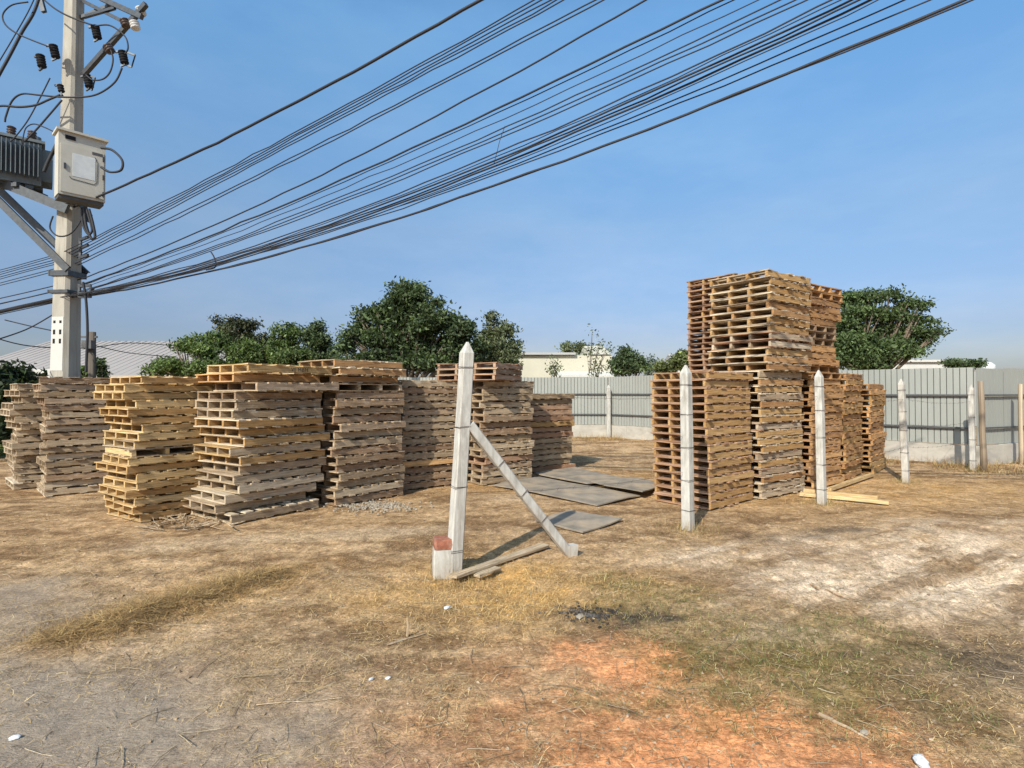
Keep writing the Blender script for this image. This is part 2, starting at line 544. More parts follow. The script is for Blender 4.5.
xs_pos = [0.0]
while xs_pos[-1] < 700:
    xs_pos.append(xs_pos[-1] + max(.022, .0075 * xs_pos[-1] + .004) * (1 if xs_pos[-1] < 14 else 1.0 + (xs_pos[-1] - 14) * .12))
xs = np.array([-a for a in xs_pos[:0:-1]] + xs_pos)
ys = [-30.0, -12.0, -5.0, -2.0, 0.0, .6, 1.1, 1.5, 1.8]
while ys[-1] < 900:
    ys.append(ys[-1] + .0075 * ys[-1] * (1 if ys[-1] < 16 else 1 + (ys[-1] - 16) * .12))
ys = np.array(ys)
XX, YY = np.meshgrid(xs, ys)
ZZ = height(XX, YY)
gm = masks(XX, YY)


def lerp(c, col, m):
    return c * (1 - m[..., None]) + np.array(col)[None, None, :] * m[..., None]


n1 = fbm(XX * .9, YY * 1.2, 201, 6, .62)
n2 = fbm(XX * 3.3, YY * 4.0, 221, 5, .65)
n3 = fbm(XX * 11, YY * 13, 241, 4, .7)
n4 = fbm(XX * 1.9, YY * 3.6, 261, 6, .68)
c = np.zeros(XX.shape + (3,))
c[:] = (.36, .265, .16)
c = lerp(c, (.43, .325, .205), smooth(.40, .62, n1))
c = lerp(c, (.22, .155, .095), smooth(.50, .68, n2) * .7)
c = lerp(c, (.52, .42, .29), smooth(.52, .72, n3) * .55)
c = lerp(c, (.175, .115, .065), smooth(.51, .63, n4) * .75)
c = lerp(c, (.55, .43, .29), smooth(.48, .34, n4) * 0 + smooth(.57, .72, 1 - n4) * .7)
c = lerp(c, (.52, .44, .33), blob(XX, YY, -2.2, 6.3, 1.8, .28, .25, .7, 71, .8) * .6 + blob(XX, YY, 1.0, 8.8, 1.3, .5, .1, .8, 72, .8) * .7)
c = lerp(c, (.56, .37, .15), gm['straw'] * (.35 + .55 * smooth(.35, .6, n2)))
c = lerp(c, (.325, .30, .265), gm['bare'] * .92)
c = lerp(c, (.27, .18, .08), gm['heap'] * .8)
c = lerp(c, (.56, .485, .39), gm['sand'] * smooth(.36, .58, n2 * .6 + n1 * .4))
_u, _v = XX * .85 + YY * .52, -XX * .52 + YY * .85
st_ = fbm(_u * .65, _v * 5.2, 401, 5, .62)
c = lerp(c, (.235, .18, .12), np.maximum(gm['sand'], blob(XX, YY, 4.2, 4.2, 3.6, 2.4, .1, .8, 33, .5) * .7) * smooth(.52, .64, st_) * .85)
c = lerp(c, (.68, .61, .51), gm['sand'] * smooth(.52, .64, 1 - st_) * .75)
c = lerp(c, (.76, .375, .19), gm['orange'] * (.5 + .5 * smooth(.3, .55, n2)))
c = lerp(c, (.17, .145, .05), gm['green'] * (.3 + .6 * smooth(.38, .6, n3)))
c = lerp(c, (.085, .075, .065), gm['dark'] * (.35 + .6 * smooth(.38, .6, n2)))
c = lerp(c, (.10, .13, .04), gm['lawn'])
c = c * np.array([1.19, 1.055, .925])[None, None, :]
far = smooth(17, 24, YY)
c = lerp(c, (.30, .235, .13), far * .6)

ny, nx = XX.shape
verts = np.stack([XX, YY, ZZ], -1).reshape(-1, 3)
i = np.arange(ny * nx).reshape(ny, nx)
faces = np.stack([i[:-1, :-1], i[:-1, 1:], i[1:, 1:], i[1:, :-1]], -1).reshape(-1, 4)


def quads_mesh(name, verts, faces, cols=None, mat=None, smooth_=False):
    me = bpy.data.meshes.new(name)
    n, k = len(verts), faces.shape[1]
    me.vertices.add(n)
    me.vertices.foreach_set('co', np.asarray(verts, dtype=np.float32).ravel())
    me.loops.add(faces.size)
    me.loops.foreach_set('vertex_index', faces.astype(np.int32).ravel())
    me.polygons.add(len(faces))
    me.polygons.foreach_set('loop_start', (np.arange(len(faces)) * k).astype(np.int32))
    me.polygons.foreach_set('loop_total', np.full(len(faces), k, dtype=np.int32))
    if cols is not None:
        at = me.attributes.new('col', 'FLOAT_COLOR', 'POINT')
        c4 = np.ones((n, 4), dtype=np.float32)
        c4[:, :cols.shape[1]] = cols
        at.data.foreach_set('color', c4.ravel())
    if smooth_:
        me.polygons.foreach_set('use_smooth', np.ones(len(faces), dtype=bool))
    if mat: me.materials.append(mat)
    me.update(calc_edges=True)
    return me


def ground_mat():
    m, t, b = new_mat('dry_earth')
    at = N(t, 'ShaderNodeAttribute', attribute_name='col')
    geo = N(t, 'ShaderNodeNewGeometry')
    fine = N(t, 'ShaderNodeTexNoise', Scale=38.0, Detail=8.0, Roughness=0.75)
    mid = N(t, 'ShaderNodeTexNoise', Scale=8.5, Detail=7.0, Roughness=0.72)
    t.links.new(geo.outputs['Position'], mid.inputs['Vector'])
    grit = N(t, 'ShaderNodeTexNoise', Scale=170.0, Detail=4.0, Roughness=0.7)
    for n in (fine, grit): t.links.new(geo.outputs['Position'], n.inputs['Vector'])
    mp = N(t, 'ShaderNodeMapping')
    mp.inputs['Scale'].default_value = (9, 60, 1)
    mp.inputs['Rotation'].default_value = (0, 0, .5)
    t.links.new(geo.outputs['Position'], mp.inputs[0])
    fib = N(t, 'ShaderNodeTexNoise', Scale=1.0, Detail=6.0, Roughness=0.7, Distortion=1.5)
    t.links.new(mp.outputs[0], fib.inputs['Vector'])
    g1 = ramp(t, [(0.32, (.38, .35, .31)), (0.5, (.95, .95, .95)), (0.68, (1.6, 1.6, 1.58))], fine.outputs['Fac']).outputs[0]
    g2 = ramp(t, [(0.3, (.7, .7, .7)), (0.7, (1.28, 1.28, 1.28))], grit.outputs['Fac']).outputs[0]
    g3 = ramp(t, [(0.3, (.72, .72, .72)), (0.72, (1.3, 1.27, 1.2))], fib.outputs['Fac']).outputs[0]
    rough_ = at.outputs['Alpha']
    c = mix(t, at.outputs['Color'], g1, math_(t, 'MULTIPLY', rough_, .85), 'MULTIPLY')
    c = mix(t, c, g2, .8, 'MULTIPLY')
    g4 = ramp(t, [(0.34, (.55, .52, .47)), (0.5, (1, 1, 1)), (0.66, (1.38, 1.36, 1.33))], mid.outputs['Fac']).outputs[0]
    c = mix(t, c, g4, math_(t, 'MULTIPLY', rough_, .85), 'MULTIPLY')
    c = mix(t, c, g3, math_(t, 'MULTIPLY', rough_, .8), 'MULTIPLY')
    t.links.new(c, b.inputs['Base Color'])
    b.inputs['Roughness'].default_value = .95
    b.inputs['Specular IOR Level'].default_value = .1
    h = math_(t, 'ADD', math_(t, 'MULTIPLY', fine.outputs['Fac'], 1.0), math_(t, 'MULTIPLY', fib.outputs['Fac'], .6))
    bp = N(t, 'ShaderNodeBump', Strength=.9, Distance=.02)
    t.links.new(h, bp.inputs['Height'])
    t.links.new(bp.outputs[0], b.inputs['Normal'])
    return m


go = link_mesh('ground', quads_mesh('ground', verts, faces, np.concatenate([c, np.clip(1 - .62 * gm['bare'], 0, 1)[..., None]], -1).reshape(-1, 4), ground_mat(), True))
tag(go, 'bare dry earth with straw, orange soil and patchy grass', kind='structure')


# ------------------------------------------------------------------ straw and grass
def blades(n, xy, length, width, tilt, cols, name, label, kind='stuff', curve=.3, lift=0.0):
    """n thin blades: xy (n,2), length (n), tilt from the ground in radians (n)."""
    az = rng.uniform(0, 2 * math.pi, n)
    z0 = height(xy[:, 0], xy[:, 1]) + lift
    d = np.stack([np.cos(az) * np.cos(tilt), np.sin(az) * np.cos(tilt), np.sin(tilt)], -1)
    side = np.stack([-np.sin(az), np.cos(az), rng.uniform(-.5, .5, n)], -1)
    side /= np.linalg.norm(side, axis=1)[:, None]
    base = np.stack([xy[:, 0], xy[:, 1], z0], -1)
    mid = base + d * (length * .55)[:, None]
    tip = base + d * length[:, None]
    tip[:, 2] -= length * curve * np.cos(tilt) * rng.uniform(0, .6, n)
    tip[:, :2] += rng.normal(0, 1, (n, 2)) * (length * .12)[:, None]
    tip[:, 2] = np.maximum(tip[:, 2], z0 - .004)
    w_ = (width / 2)[:, None]
    v = np.stack([base - side * w_, base + side * w_, mid + side * w_ * .8, mid - side * w_ * .8, tip + side * w_ * .25, tip - side * w_ * .25], 1)
    k = np.arange(n)[:, None] * 6
    f = np.concatenate([k + np.array([0, 1, 2, 3]), k + np.array([3, 2, 4, 5])], 1).reshape(-1, 4)
    o = link_mesh(name, quads_mesh(name, v.reshape(-1, 3), f, np.repeat(cols, 6, axis=0), M_straw))
    return tag(o, label, kind=kind)


def scatter(n, y0, y1, spread=1.15):
    """Points in front of the viewer, denser close by."""
    D = y0 * (y1 / y0) ** rng.uniform(0, 1, n)
    X = rng.uniform(-spread, spread, n) * D
    return np.stack([X, D], -1)


def keep(xy, prob):
    return xy[rng.uniform(0, 1, len(xy)) < prob]


def palette(n, cols, jit=.18):
    c_ = np.array(cols)[rng.integers(0, len(cols), n)]
    return np.clip(c_ * (1 + rng.normal(0, jit, (n, 1))), .01, .9)


STRAW = [(.60, .43, .20), (.50, .34, .15), (.66, .51, .28), (.36, .25, .125), (.22, .155, .09), (.15, .105, .065), (.50, .36, .18)]
xy = scatter(430000, 1.9, 14)
m_ = masks(xy[:, 0], xy[:, 1])
pn = fbm(xy[:, 0] * 2.2, xy[:, 1] * 2.6, 301, 4, .6)
pr = (.20 + .85 * smooth(.42, .64, pn) + .8 * m_['straw']) * (1 - .72 * m_['bare']) * (1 - .7 * m_['sand']) * (1 - .8 * m_['orange']) * (1 - .7 * m_['dark']) * (1 - .55 * m_['green'])
xy = keep(xy, np.clip(pr, 0.015, 1))
n = len(xy)
blades(n, xy, .010 + .055 * rng.uniform(0, 1, n) ** 2.2, rng.uniform(.0012, .0029, n), np.abs(rng.normal(.12, .25, n)), palette(n, STRAW), 'dry_straw',
       'matted dry straw lying over the bare earth')
# upright yellow stubble round the leaning post and on the raked heap
xy = np.concatenate([np.stack([rng.normal(.0, .75, 9000), rng.normal(4.55, .55, 9000)], -1),
                     np.stack([rng.uniform(-3.5, -1.2, 3000), rng.uniform(3.6, 5.0, 3000)], -1)])
m_ = masks(xy[:, 0], xy[:, 1])
xy = keep(xy, np.clip(m_['straw'] * .85 + ridge(xy[:, 0], xy[:, 1]) * 14, 0, 1))
n = len(xy)
blades(n, xy, rng.uniform(.02, .075, n), rng.uniform(.0015, .003, n), rng.uniform(.1, 1.1, n), palette(n, [(.62, .42, .17), (.52, .35, .14), (.68, .50, .23), (.36, .25, .11)]),
       'dry_stubble', 'upright yellow stubble around the leaning post and raked heap')
xy = np.stack([rng.uniform(-3.7, -1.0, 60000), rng.uniform(3.5, 5.1, 60000)], -1)
xy = keep(xy, np.clip(ridge(xy[:, 0], xy[:, 1]) * 11, 0, 1))
n = len(xy)
blades(n, xy, rng.uniform(.05, .2, n), rng.uniform(.002, .004, n), np.abs(rng.normal(.1, .2, n)), palette(n, [(.42, .27, .11), (.32, .20, .085), (.52, .36, .16), (.18, .115, .055), (.25, .165, .07)]),
       'hay_heap', 'raked heap of brown hay on the left of the foreground', lift=.004)
xy = np.concatenate([np.stack([rng.uniform(.2, 3.2, 26000), rng.uniform(2.4, 5.2, 26000)], -1)])
m_ = masks(xy[:, 0], xy[:, 1])
xy = keep(xy, m_['green'] * .8)
n = len(xy)
blades(n, xy, rng.uniform(.015, .055, n), rng.uniform(.002, .004, n), rng.uniform(.2, 1.2, n), palette(n, [(.13, .15, .05), (.20, .20, .07), (.10, .12, .045), (.30, .26, .11)]),
       'green_grass', 'low green grass growing back in the dry foreground')


# long loose stalks, thicker, on the bare earth
mbs = MB()
xy = scatter(900, 2.05, 9)
for (x, y) in xy:
    L = random.uniform(.04, .22) if random.random() < .8 else random.uniform(.15, .34); a = random.uniform(0, 6.28)
    z = float(height(np.array([x]), np.array([y]))[0]) + .006
    p0 = Vector((x, y, z)); p2 = p0 + Vector((math.cos(a), math.sin(a), 0)) * L
    p1 = (p0 + p2) / 2 + Vector((random.uniform(-1, 1), random.uniform(-1, 1), 0)) * L * .1
    for p in (p1, p2):
        p.z = float(height(np.array([p.x]), np.array([p.y]))[0]) + random.uniform(.004, .02)
    mbs.tube([p0, p1, p2], [random.uniform(.0009, .0019)] * 3, 4)
M_stalk = wood_mat('dry_stalk', [(.44, .35, .22), (.20, .145, .09), (.50, .41, .28), (.13, .095, .06), (.34, .26, .16)])
tag(mbs.build('dry_stalk', M_stalk), 'loose dry stalks scattered over the foreground earth', kind='stuff')


# clods and small stones
xy = scatter(5200, 1.9, 12)
m_ = masks(xy[:, 0], xy[:, 1])
xy = keep(xy, np.clip(.35 + m_['sand'] * .5 + m_['orange'] * .4 - m_['bare'] * .2, 0, 1))
mbc = MB()
hz_ = height(xy[:, 0], xy[:, 1])
for (x, y), z in zip(xy, hz_):
    s_ = random.uniform(.003, .010) * (1 + .10 * y)
    M_ = Matrix.Rotation(random.uniform(0, 3), 3, 'Z') @ Matrix.Rotation(random.uniform(-.7, .7), 3, 'X')
    mbc.box((x, y, z + s_ * .15), (s_ * 1.5, s_, s_ * .7), M_, s_ * .22)
M_clod = wood_mat('soil_clod', [(.34, .245, .15), (.40, .30, .19), (.25, .175, .105), (.44, .34, .23)])
tag(mbc.build('soil_clod', M_clod), 'small clods and stones scattered over the earth', kind='stuff')


# ------------------------------------------------------------------ pallets
PL, PW, PH = 1.2, 1.0, 0.115          # stringer length, deck board length, height of one pallet
HB, HS, HT = 0.017, 0.080, 0.018


def deck_mesh(z, count, wlo, whi, thick, rough, drop):
    mb = MB()
    pitch = (PL - .11) / (count - 1)
    gone = set(random.sample(range(1, count - 1), drop)) if drop else set()
    for i in range(count):
        if i in gone: continue
        x = -PL / 2 + .055 + i * pitch + (random.uniform(-.008, .008) if 0 < i < count - 1 else 0)
        wd = min(random.uniform(wlo, whi), pitch - .012)
        x = min(max(x, -PL / 2 + wd / 2), PL / 2 - wd / 2)
        th = thick * random.uniform(.8, 1.0)
        if 0 < i < count - 1 and random.random() < .13:
            cut = random.uniform(.12, .4)
            sg = random.choice((-1, 1))
            mb.board((x, sg * cut / 2, z), PW - cut, wd, th, 'y', 3, .004 * rough, .003 * rough)
            continue
        mb.board((x, random.uniform(-.012, .012) * rough, z), PW + random.uniform(-.02, .02) * rough, wd, th, 'y', 3, .0025 * rough, .003 * rough)
    return mb


random.seed(29)
DECKS_T = [deck_mesh(PH - HT / 2, random.choice((7, 8, 8)), .085, .135, HT, 1.9, d).mesh('top_deck', W['grey']) for d in (0, 0, 0, 1, 0, 1)]
DECKS_B = [deck_mesh(HB / 2, random.choice((5, 6, 6)), .085, .13, HB, 1.9, d).mesh('bottom_deck', W['grey']) for d in (0, 0, 1, 0)]
STR = []
for k in range(6):
    mb = MB()
    mb.board((0, 0, HB + HS / 2), PL - random.uniform(0, .025), random.uniform(.034, .042), HS - .001, 'x', 4, .0015, .002)
    STR.append(mb.mesh('stringer', W['grey']))

ORD = ['topmost', 'second', 'third', 'fourth', 'fifth', 'sixth', 'seventh', 'eighth', 'ninth', 'tenth', 'eleventh', 'twelfth', 'thirteenth', 'fourteenth',
       'fifteenth', 'sixteenth', 'seventeenth', 'eighteenth', 'nineteenth', 'twentieth'] + ['twenty-' + s for s in
       ('first', 'second', 'third', 'fourth', 'fifth', 'sixth', 'seventh', 'eighth', 'ninth')] + ['thirtieth'] + ['thirty-' + s for s in
       ('first', 'second', 'third', 'fourth', 'fifth', 'sixth', 'seventh', 'eighth', 'ninth')]


def set_mat(o, key):
    o.material_slots[0].link = 'OBJECT'
    o.material_slots[0].material = W[key]


def make_pallet():
    """One of each variant is built here; every other pallet is a copy of these."""
    roots = []
    for v in range(6):
        t = empty('pallet')
        link_mesh('top_deck', DECKS_T[v], t)
        link_mesh('bottom_deck', DECKS_B[v % 4], t)
        for q, y in enumerate((-PW / 2 + .028, -.155, .16, PW / 2 - .028)):
            s = link_mesh('stringer', STR[(v + q * 2) % 6], t)
            s.location.y = y
        roots.append(t)
    return roots


PROTO = make_pallet()
proto_used = [False] * len(PROTO)
ALL_STACKS = []


def place_pallet(x, y, z, rz, sx, sy, sz, key, keys_side, label, group):
    v = random.randrange(6)
    if not proto_used[v]:
        o = PROTO[v]; proto_used[v] = True
    else:
        o = copy_tree(PROTO[v])
    o.location = (x, y, z)
    o.rotation_euler = (0, 0, rz)
    o.scale = (sx, sy, sz)
    for ch in o.children:
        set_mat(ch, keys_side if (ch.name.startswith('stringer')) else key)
    tag(o, label, 'pallet', group)
    return o


def stack(near, phi, L, L2, n, h, keys, where, group, jit=.02, yaw=1.2, turned=(), shift=None, lean=(0, 0), top=None, z0=0.0, count_from=None, total=None):
    """A pile of n pallets: near corner on the ground, phi = direction of its right-hand face, listed bottom first."""
    phi = R(phi)
    c, s = math.cos(phi), math.sin(phi)
    cx, cy = near[0] + L / 2 * c - L2 / 2 * s, near[1] + L / 2 * s + L2 / 2 * c
    tot = total or n
    out = []
    for i in range(n):
        k = n - 1 - i
        name_key = keys(i, k) if callable(keys) else keys
        side = name_key
        if isinstance(name_key, tuple): name_key, side = name_key
        ax, ay = (shift.get(k, (0, 0)) if shift else (0, 0))
        ju, jv = random.gauss(0, jit) + ax + lean[0] * i * h, random.gauss(0, jit) + ay + lean[1] * i * h
        rz = phi + R(random.gauss(0, yaw))
        sx, sy = L / PL, L2 / PW
        if k in turned:
            rz += math.pi / 2
            sx, sy = L2 / PL, L / PW
        kk = k if count_from is None else k + count_from
        lab = '%s pallet, %s %s' % (WORD[side], ORD[kk] if kk == 0 else ORD[kk] + ' from top', where)
        o = place_pallet(cx + ju * c - jv * s, cy + ju * s + jv * c, z0 + i * h, rz, sx, sy, h / PH, name_key, side, lab, group)
        out.append(o)
    return out


def pick(*ks):
    return lambda i, k: random.choice(ks)


GL, GR = 'pallets stacked in the left row', 'pallets stacked in the right row'
# left row, from the left edge of the lot towards the fence
stack((-8.10, 9.18), 49, 1.1, 1.0, 16, .109, pick('grey', 'grey', 'bleached', 'pale'), 'in the leftmost stack beside the bush', GL, .035, 2, lean=(.0, .02))
stack((-7.14, 8.58), 44, 1.2, 1.0, 17, .108, pick('grey', 'grey', 'bleached', 'dark'), 'in the grey stack under the utility pole', GL, .03, 1.8,
      shift={0: (-.02, 0), 1: (-.06, .04), 2: (-.08, .05)})
stack((-4.60, 6.80), 55, 1.2, .92, 18, .1, lambda i, k: random.choice([('yellow', 'yellow'), ('yellow', 'yellow'), ('yellow', 'tan')]) if k not in (8, 9) else ('grey', 'yellow'),
      'in the yellow stack by the utility pole', GL, .035, 1.8, turned=(9,), shift={0: (0, .16), 1: (-.05, .18), 2: (-.04, .2), 3: (.03, .0), 16: (.02, .0), 17: (.03, 0)}, lean=(.02, -.03))


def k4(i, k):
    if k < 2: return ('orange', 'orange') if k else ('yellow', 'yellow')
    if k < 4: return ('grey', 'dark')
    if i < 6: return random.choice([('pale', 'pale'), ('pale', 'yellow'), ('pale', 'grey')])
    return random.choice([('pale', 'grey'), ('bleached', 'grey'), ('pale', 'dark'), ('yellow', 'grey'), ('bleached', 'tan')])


s4 = stack((-3.35, 6.84), 55, 1.25, 1.0, 17, .115, k4, 'in the jagged stack topped with yellow', GL, .05, 1.6,
           shift={0: (.08, -.12), 1: (.0, .06), 2: (.12, -.06), 3: (.05, .02), 14: (-.1, .1), 15: (-.14, .08), 16: (-.06, -.02)})
stack((-2.46, 7.84), 50, 1.2, 1.0, 18, .115, lambda i, k: ('pale', 'brown') if k < 3 else random.choice(['dark', 'grey', 'grey', ('grey', 'dark')]),
      'in the dark stack behind the jagged one', GL, .03, 1.2, turned=(3,), shift={0: (.0, .05), 1: (.05, .02), 2: (-.06, .1), 3: (.0, .05), 4: (.06, .0)})
stack((-1.79, 9.10), 38, 1.1, 1.0, 15, .12, lambda i, k: random.choice(['dark', 'grey', 'grey']) if i > 3 else random.choice([('dark', 'orange'), ('grey', 'dark'), 'dark']),
      'in the brown stack left of the leaning post', GL, .025, 1.2)
stack((-.49, 9.60), 37, 1.1, 1.0, 15, .12, pick('red', 'grey', 'dark', 'grey'), 'in the brown stack behind the leaning post', GL, .025, 1.2, count_from=3)
stack((-.28, 9.32), 62, 1.0, 1.2, 3, .1, pick('red', 'dark'), 'in the brown stack behind the leaning post', GL, .015, .8, z0=15 * .12)
stack((.25, 10.95), 35, 1.25, 1.0, 14, .112, pick('grey', 'red', 'tan', 'red'), 'in the shortest stack of the left row', GL, .025, 1.0)

# right row, by the line of posts
stack((2.69, 7.60), 40, 1.18, .92, 8, .110, lambda i, k: ('red', 'tan'), 'in the tan stack behind an upright post', GR, .012, .7, count_from=9)
stack((2.65, 7.62), 39, 1.18, .92, 9, .1115, lambda i, k: ('red', 'tan'), 'in the tan stack behind an upright post', GR, .012, .7, z0=8 * .110)


def k2(i, k):
    if k < 13: return random.choice([('bleached', 'pale'), ('bleached', 'tan'), ('pale', 'tan'), ('red', 'pale'), ('pale', 'brown')])
    return random.choice([('bleached', 'bleached'), ('red', 'pale'), ('pale', 'grey'), ('red', 'tan'), ('pale', 'brown')])


stack((3.71, 8.36), 36, 1.28, .98, 17, .113, k2, 'in the tall pale tower', GR, .014, .8, count_from=13)
stack((3.84, 8.32), 37, 1.24, 1.02, 13, .1165, k2, 'in the tall pale tower', GR, .022, 1.3, z0=17 * .113)
stack((3.92, 9.84), 36, 1.2, .98, 37, .1, lambda i, k: random.choice([('red', 'red'), ('red', 'red'), ('red', 'tan')]), 'in the reddish tower behind the pale one', GR, .010, .6)
stack((4.93, 9.24), 36, 1.12, .95, 30, .1135, lambda i, k: random.choice(['brown', 'brown', ('brown', 'orange'), ('red', 'brown')]) if k not in (6, 7, 8) else ('dark', 'dark'),
      'in the rusty tower right of the pale one', GR, .02, .9, turned=(0, 1, 6, 7, 8, 12, 13), shift={5: (-.12, 0), 6: (-.18, 0), 7: (-.16, 0), 8: (-.2, 0), 9: (-.2, 0), 10: (-.18, 0), 11: (-.14, 0)})
stack((6.02, 10.12), 45, 1.2, 1.0, 18, .108, pick('brown', 'brown', 'orange', 'tan'), 'in the low stack beside the rusty tower', GR, .018, .9, shift={0: (.06, 0), 1: (.1, 0)})
stack((7.06, 11.02), 45, 1.2, 1.0, 16, .11, pick('brown', 'tan', 'orange'), 'in the low stack nearest the right fence', GR, .018, .9)

# stamped marks on the side of the yellow pallet on the jagged stack
M_ink = plain_mat('black_ink', (.05, .04, .035), .8, var=.2, bump=0)
fc = bpy.data.curves.new('stamped_letters', 'FONT')
fc.body = 'VJ MBH'
fc.size = .07
fc.space_character = 1.15
fc.extrude = .0008
fc.materials.append(M_ink)
fo = bpy.data.objects.new('stamped_letters', fc)
COL.objects.link(fo)
dg_ = bpy.context.evaluated_depsgraph_get()
fm_ = bpy.data.meshes.new_from_object(fo.evaluated_get(dg_))
bpy.data.objects.remove(fo)
fo = link_mesh('stamped_letters', fm_)
fo.parent = s4[-1]
fo.location = (-.03, -PW / 2 + .0055, .032)
fo.rotation_euler = (math.pi / 2, 0, 0)

# ------------------------------------------------------------------ concrete fence posts and their barbed wire
POST_GROUP = 'whitewashed concrete fence posts'


def square(cx, cy, z, wd, ch, rot, off=(0, 0)):
    h = wd / 2
    pts = [(-h + ch, -h), (h - ch, -h), (h, -h + ch), (h, h - ch), (h - ch, h), (-h + ch, h), (-h, h - ch), (-h, -h + ch)]
    c_, s_ = math.cos(rot), math.sin(rot)
    return [Vector((cx + x * c_ - y * s_ + off[0], cy + x * s_ + y * c_ + off[1], z)) for x, y in pts]


def concrete_post(name, label, base, H, wd, rot, lean=(0, 0), ties=4, mat=None, cap=True, group=POST_GROUP):
    t = thing(name, label, 'fence post', (base[0], base[1], 0), 0, group)
    secs = []
    mb = MB()
    zs = [-.15, 0, .25 * H, .5 * H, .75 * H, H - (.10 if cap else .0)]
    for z in zs:
        k = max(z, 0) / H
        secs.append(square(lean[0] * k + random.uniform(-.003, .003), lean[1] * k, z, wd * (1 - .08 * k), wd * .1, rot))
    if cap:
        secs.append(square(lean[0], lean[1], H, wd * .16, wd * .03, rot))
    mb.loft(secs)
    mb.build('shaft', mat or M_post, t)
    for i in range(ties):
        z = H * (.10 + .78 * i / max(ties - 1, 1)) + random.uniform(-.02, .02)
        k = z / H
        w2 = wd * (1 - .08 * k) / 2 + .004
        tb = MB()
        for dz in (0, .009):
            c_ = [Vector((x, y, z + dz + random.uniform(-.006, .006))) + Vector((lean[0] * k, lean[1] * k, 0)) for x, y in
                  [(w2 * math.cos(a) * 1.38, w2 * math.sin(a) * 1.38) for a in [rot + math.pi / 4 + j * math.pi / 2 for j in range(5)]]]
            tb.tube(c_, .0019, 5)
        tb.build('wire_tie', M_tie, t)
    return t


post_rot = R(33)
p1 = G(454, 572); p1.z = 0
post1_lean = (.115, .03)
po1 = concrete_post('fence_post', 'tall leaning white concrete post propped by a slanting strut', p1, 2.05, .118, R(28), post1_lean, 4)
sb = MB()
foot = G(571, 553); top_ = Vector((p1.x + post1_lean[0] * .62 + .06, p1.y + .03, 1.31))
foot.z = -.03
ax_ = (top_ - foot)
Ms = ax_.to_track_quat('Z', 'Y').to_matrix()
sb.loft([[foot + Ms @ q for q in square(0, 0, z, .082, .01, 0)] for z in (0, ax_.length * .5, ax_.length)])
sb.box(foot + Vector((0, -.0, .05)), (.10, .10, .13), Matrix.Rotation(.4, 3, 'Z'), .006)
so = sb.build('strut', M_post)
so.parent = po1; so.matrix_parent_inverse = Matrix.Translation(-po1.location)
tb = MB()
for f_ in (.3, .5, .72):
    cpt = foot + ax_ * f_
    tb.tube([cpt + Ms @ Vector((.047 * sx, .047 * sy, .004 * k)) for k, (sx, sy) in enumerate(((1, 1), (-1, 1), (-1, -1), (1, -1), (1, 1)))], .003, 5)
to = tb.build('wire_tie', M_tie); to.parent = po1; to.matrix_parent_inverse = Matrix.Translation(-po1.location)

posts = [(p1, 2.05)]
for (px, py, toppx, topy, lab, wd, ties) in ((688, 528, 685, 365, 'upright white concrete post in front of the tan pallet stack', .118, 5),
                                             (822, 503, 819, 370, 'white concrete post beside the yellow beams and rusty tower', .105, 5),
                                             (906, 482, 901, 379, 'slim white concrete post before the grey sheet fence', .105, 5),
                                             (973, 470, 971, 384.5, 'white concrete post at the fence corner next to a timber post', .095, 4)):
    b_ = G(px, py)
    H = P(px, topy, b_.y).z
    lx = (toppx - px) / F_PX * b_.y + 0.01
    concrete_post('fence_post', lab, b_, H, wd, post_rot + R(random.uniform(-6, 6)), (lx, random.uniform(-.02, .02)), ties)
    posts.append((b_, H))
b_ = G(608, 436.5)
b_.y -= .25; b_.x -= .02
concrete_post('fence_post', 'thin white post standing in the inner corner of the grey fence', b_, P(608, 385, b_.y).z, .13, R(10), (0, 0), 0)

# timber posts by the fence corner
M_timber = wood_mat('weathered_timber', [(.30, .24, .16), (.36, .29, .20), (.26, .2, .14)])
for (px, py, ty, lab, lx) in ((984, 470.5, 381, 'brown weathered timber post beside the white corner post', -.05), (1021, 464, 384, 'yellowish timber post at the right edge of the photo', 0.0)):
    b_ = G(px, py); H = P(px, ty, b_.y).z
    mb = MB()
    mb.tube([(lx * k + random.uniform(-.008, .008), 0, -.1 + (H + .1) * k) for k in (0, .25, .5, .75, 1)], [.060, .058, .055, .053, .05] if px < 1000 else [.045, .044, .043, .042, .041], 9)
    o = mb.build('timber_post', M_timber, None, True, (b_.x, b_.y, 0))
    tag(o, lab, 'fence post', 'timber posts at the fence')

_q = []
for (pb_0, h_0) in posts:
    _q.append(np.stack([rng.normal(pb_0.x, .16, 420), rng.normal(pb_0.y - .02, .14, 420)], -1))
xy = np.concatenate(_q)
n = len(xy)
blades(n, xy, .03 + .13 * rng.uniform(0, 1, n) ** 2, rng.uniform(.002, .004, n), rng.uniform(.3, 1.4, n), palette(n, [(.52, .38, .18), (.42, .29, .13), (.30, .22, .10), (.22, .20, .08)]),
       'post_weeds', 'dry weeds rooted at the feet of the concrete posts')
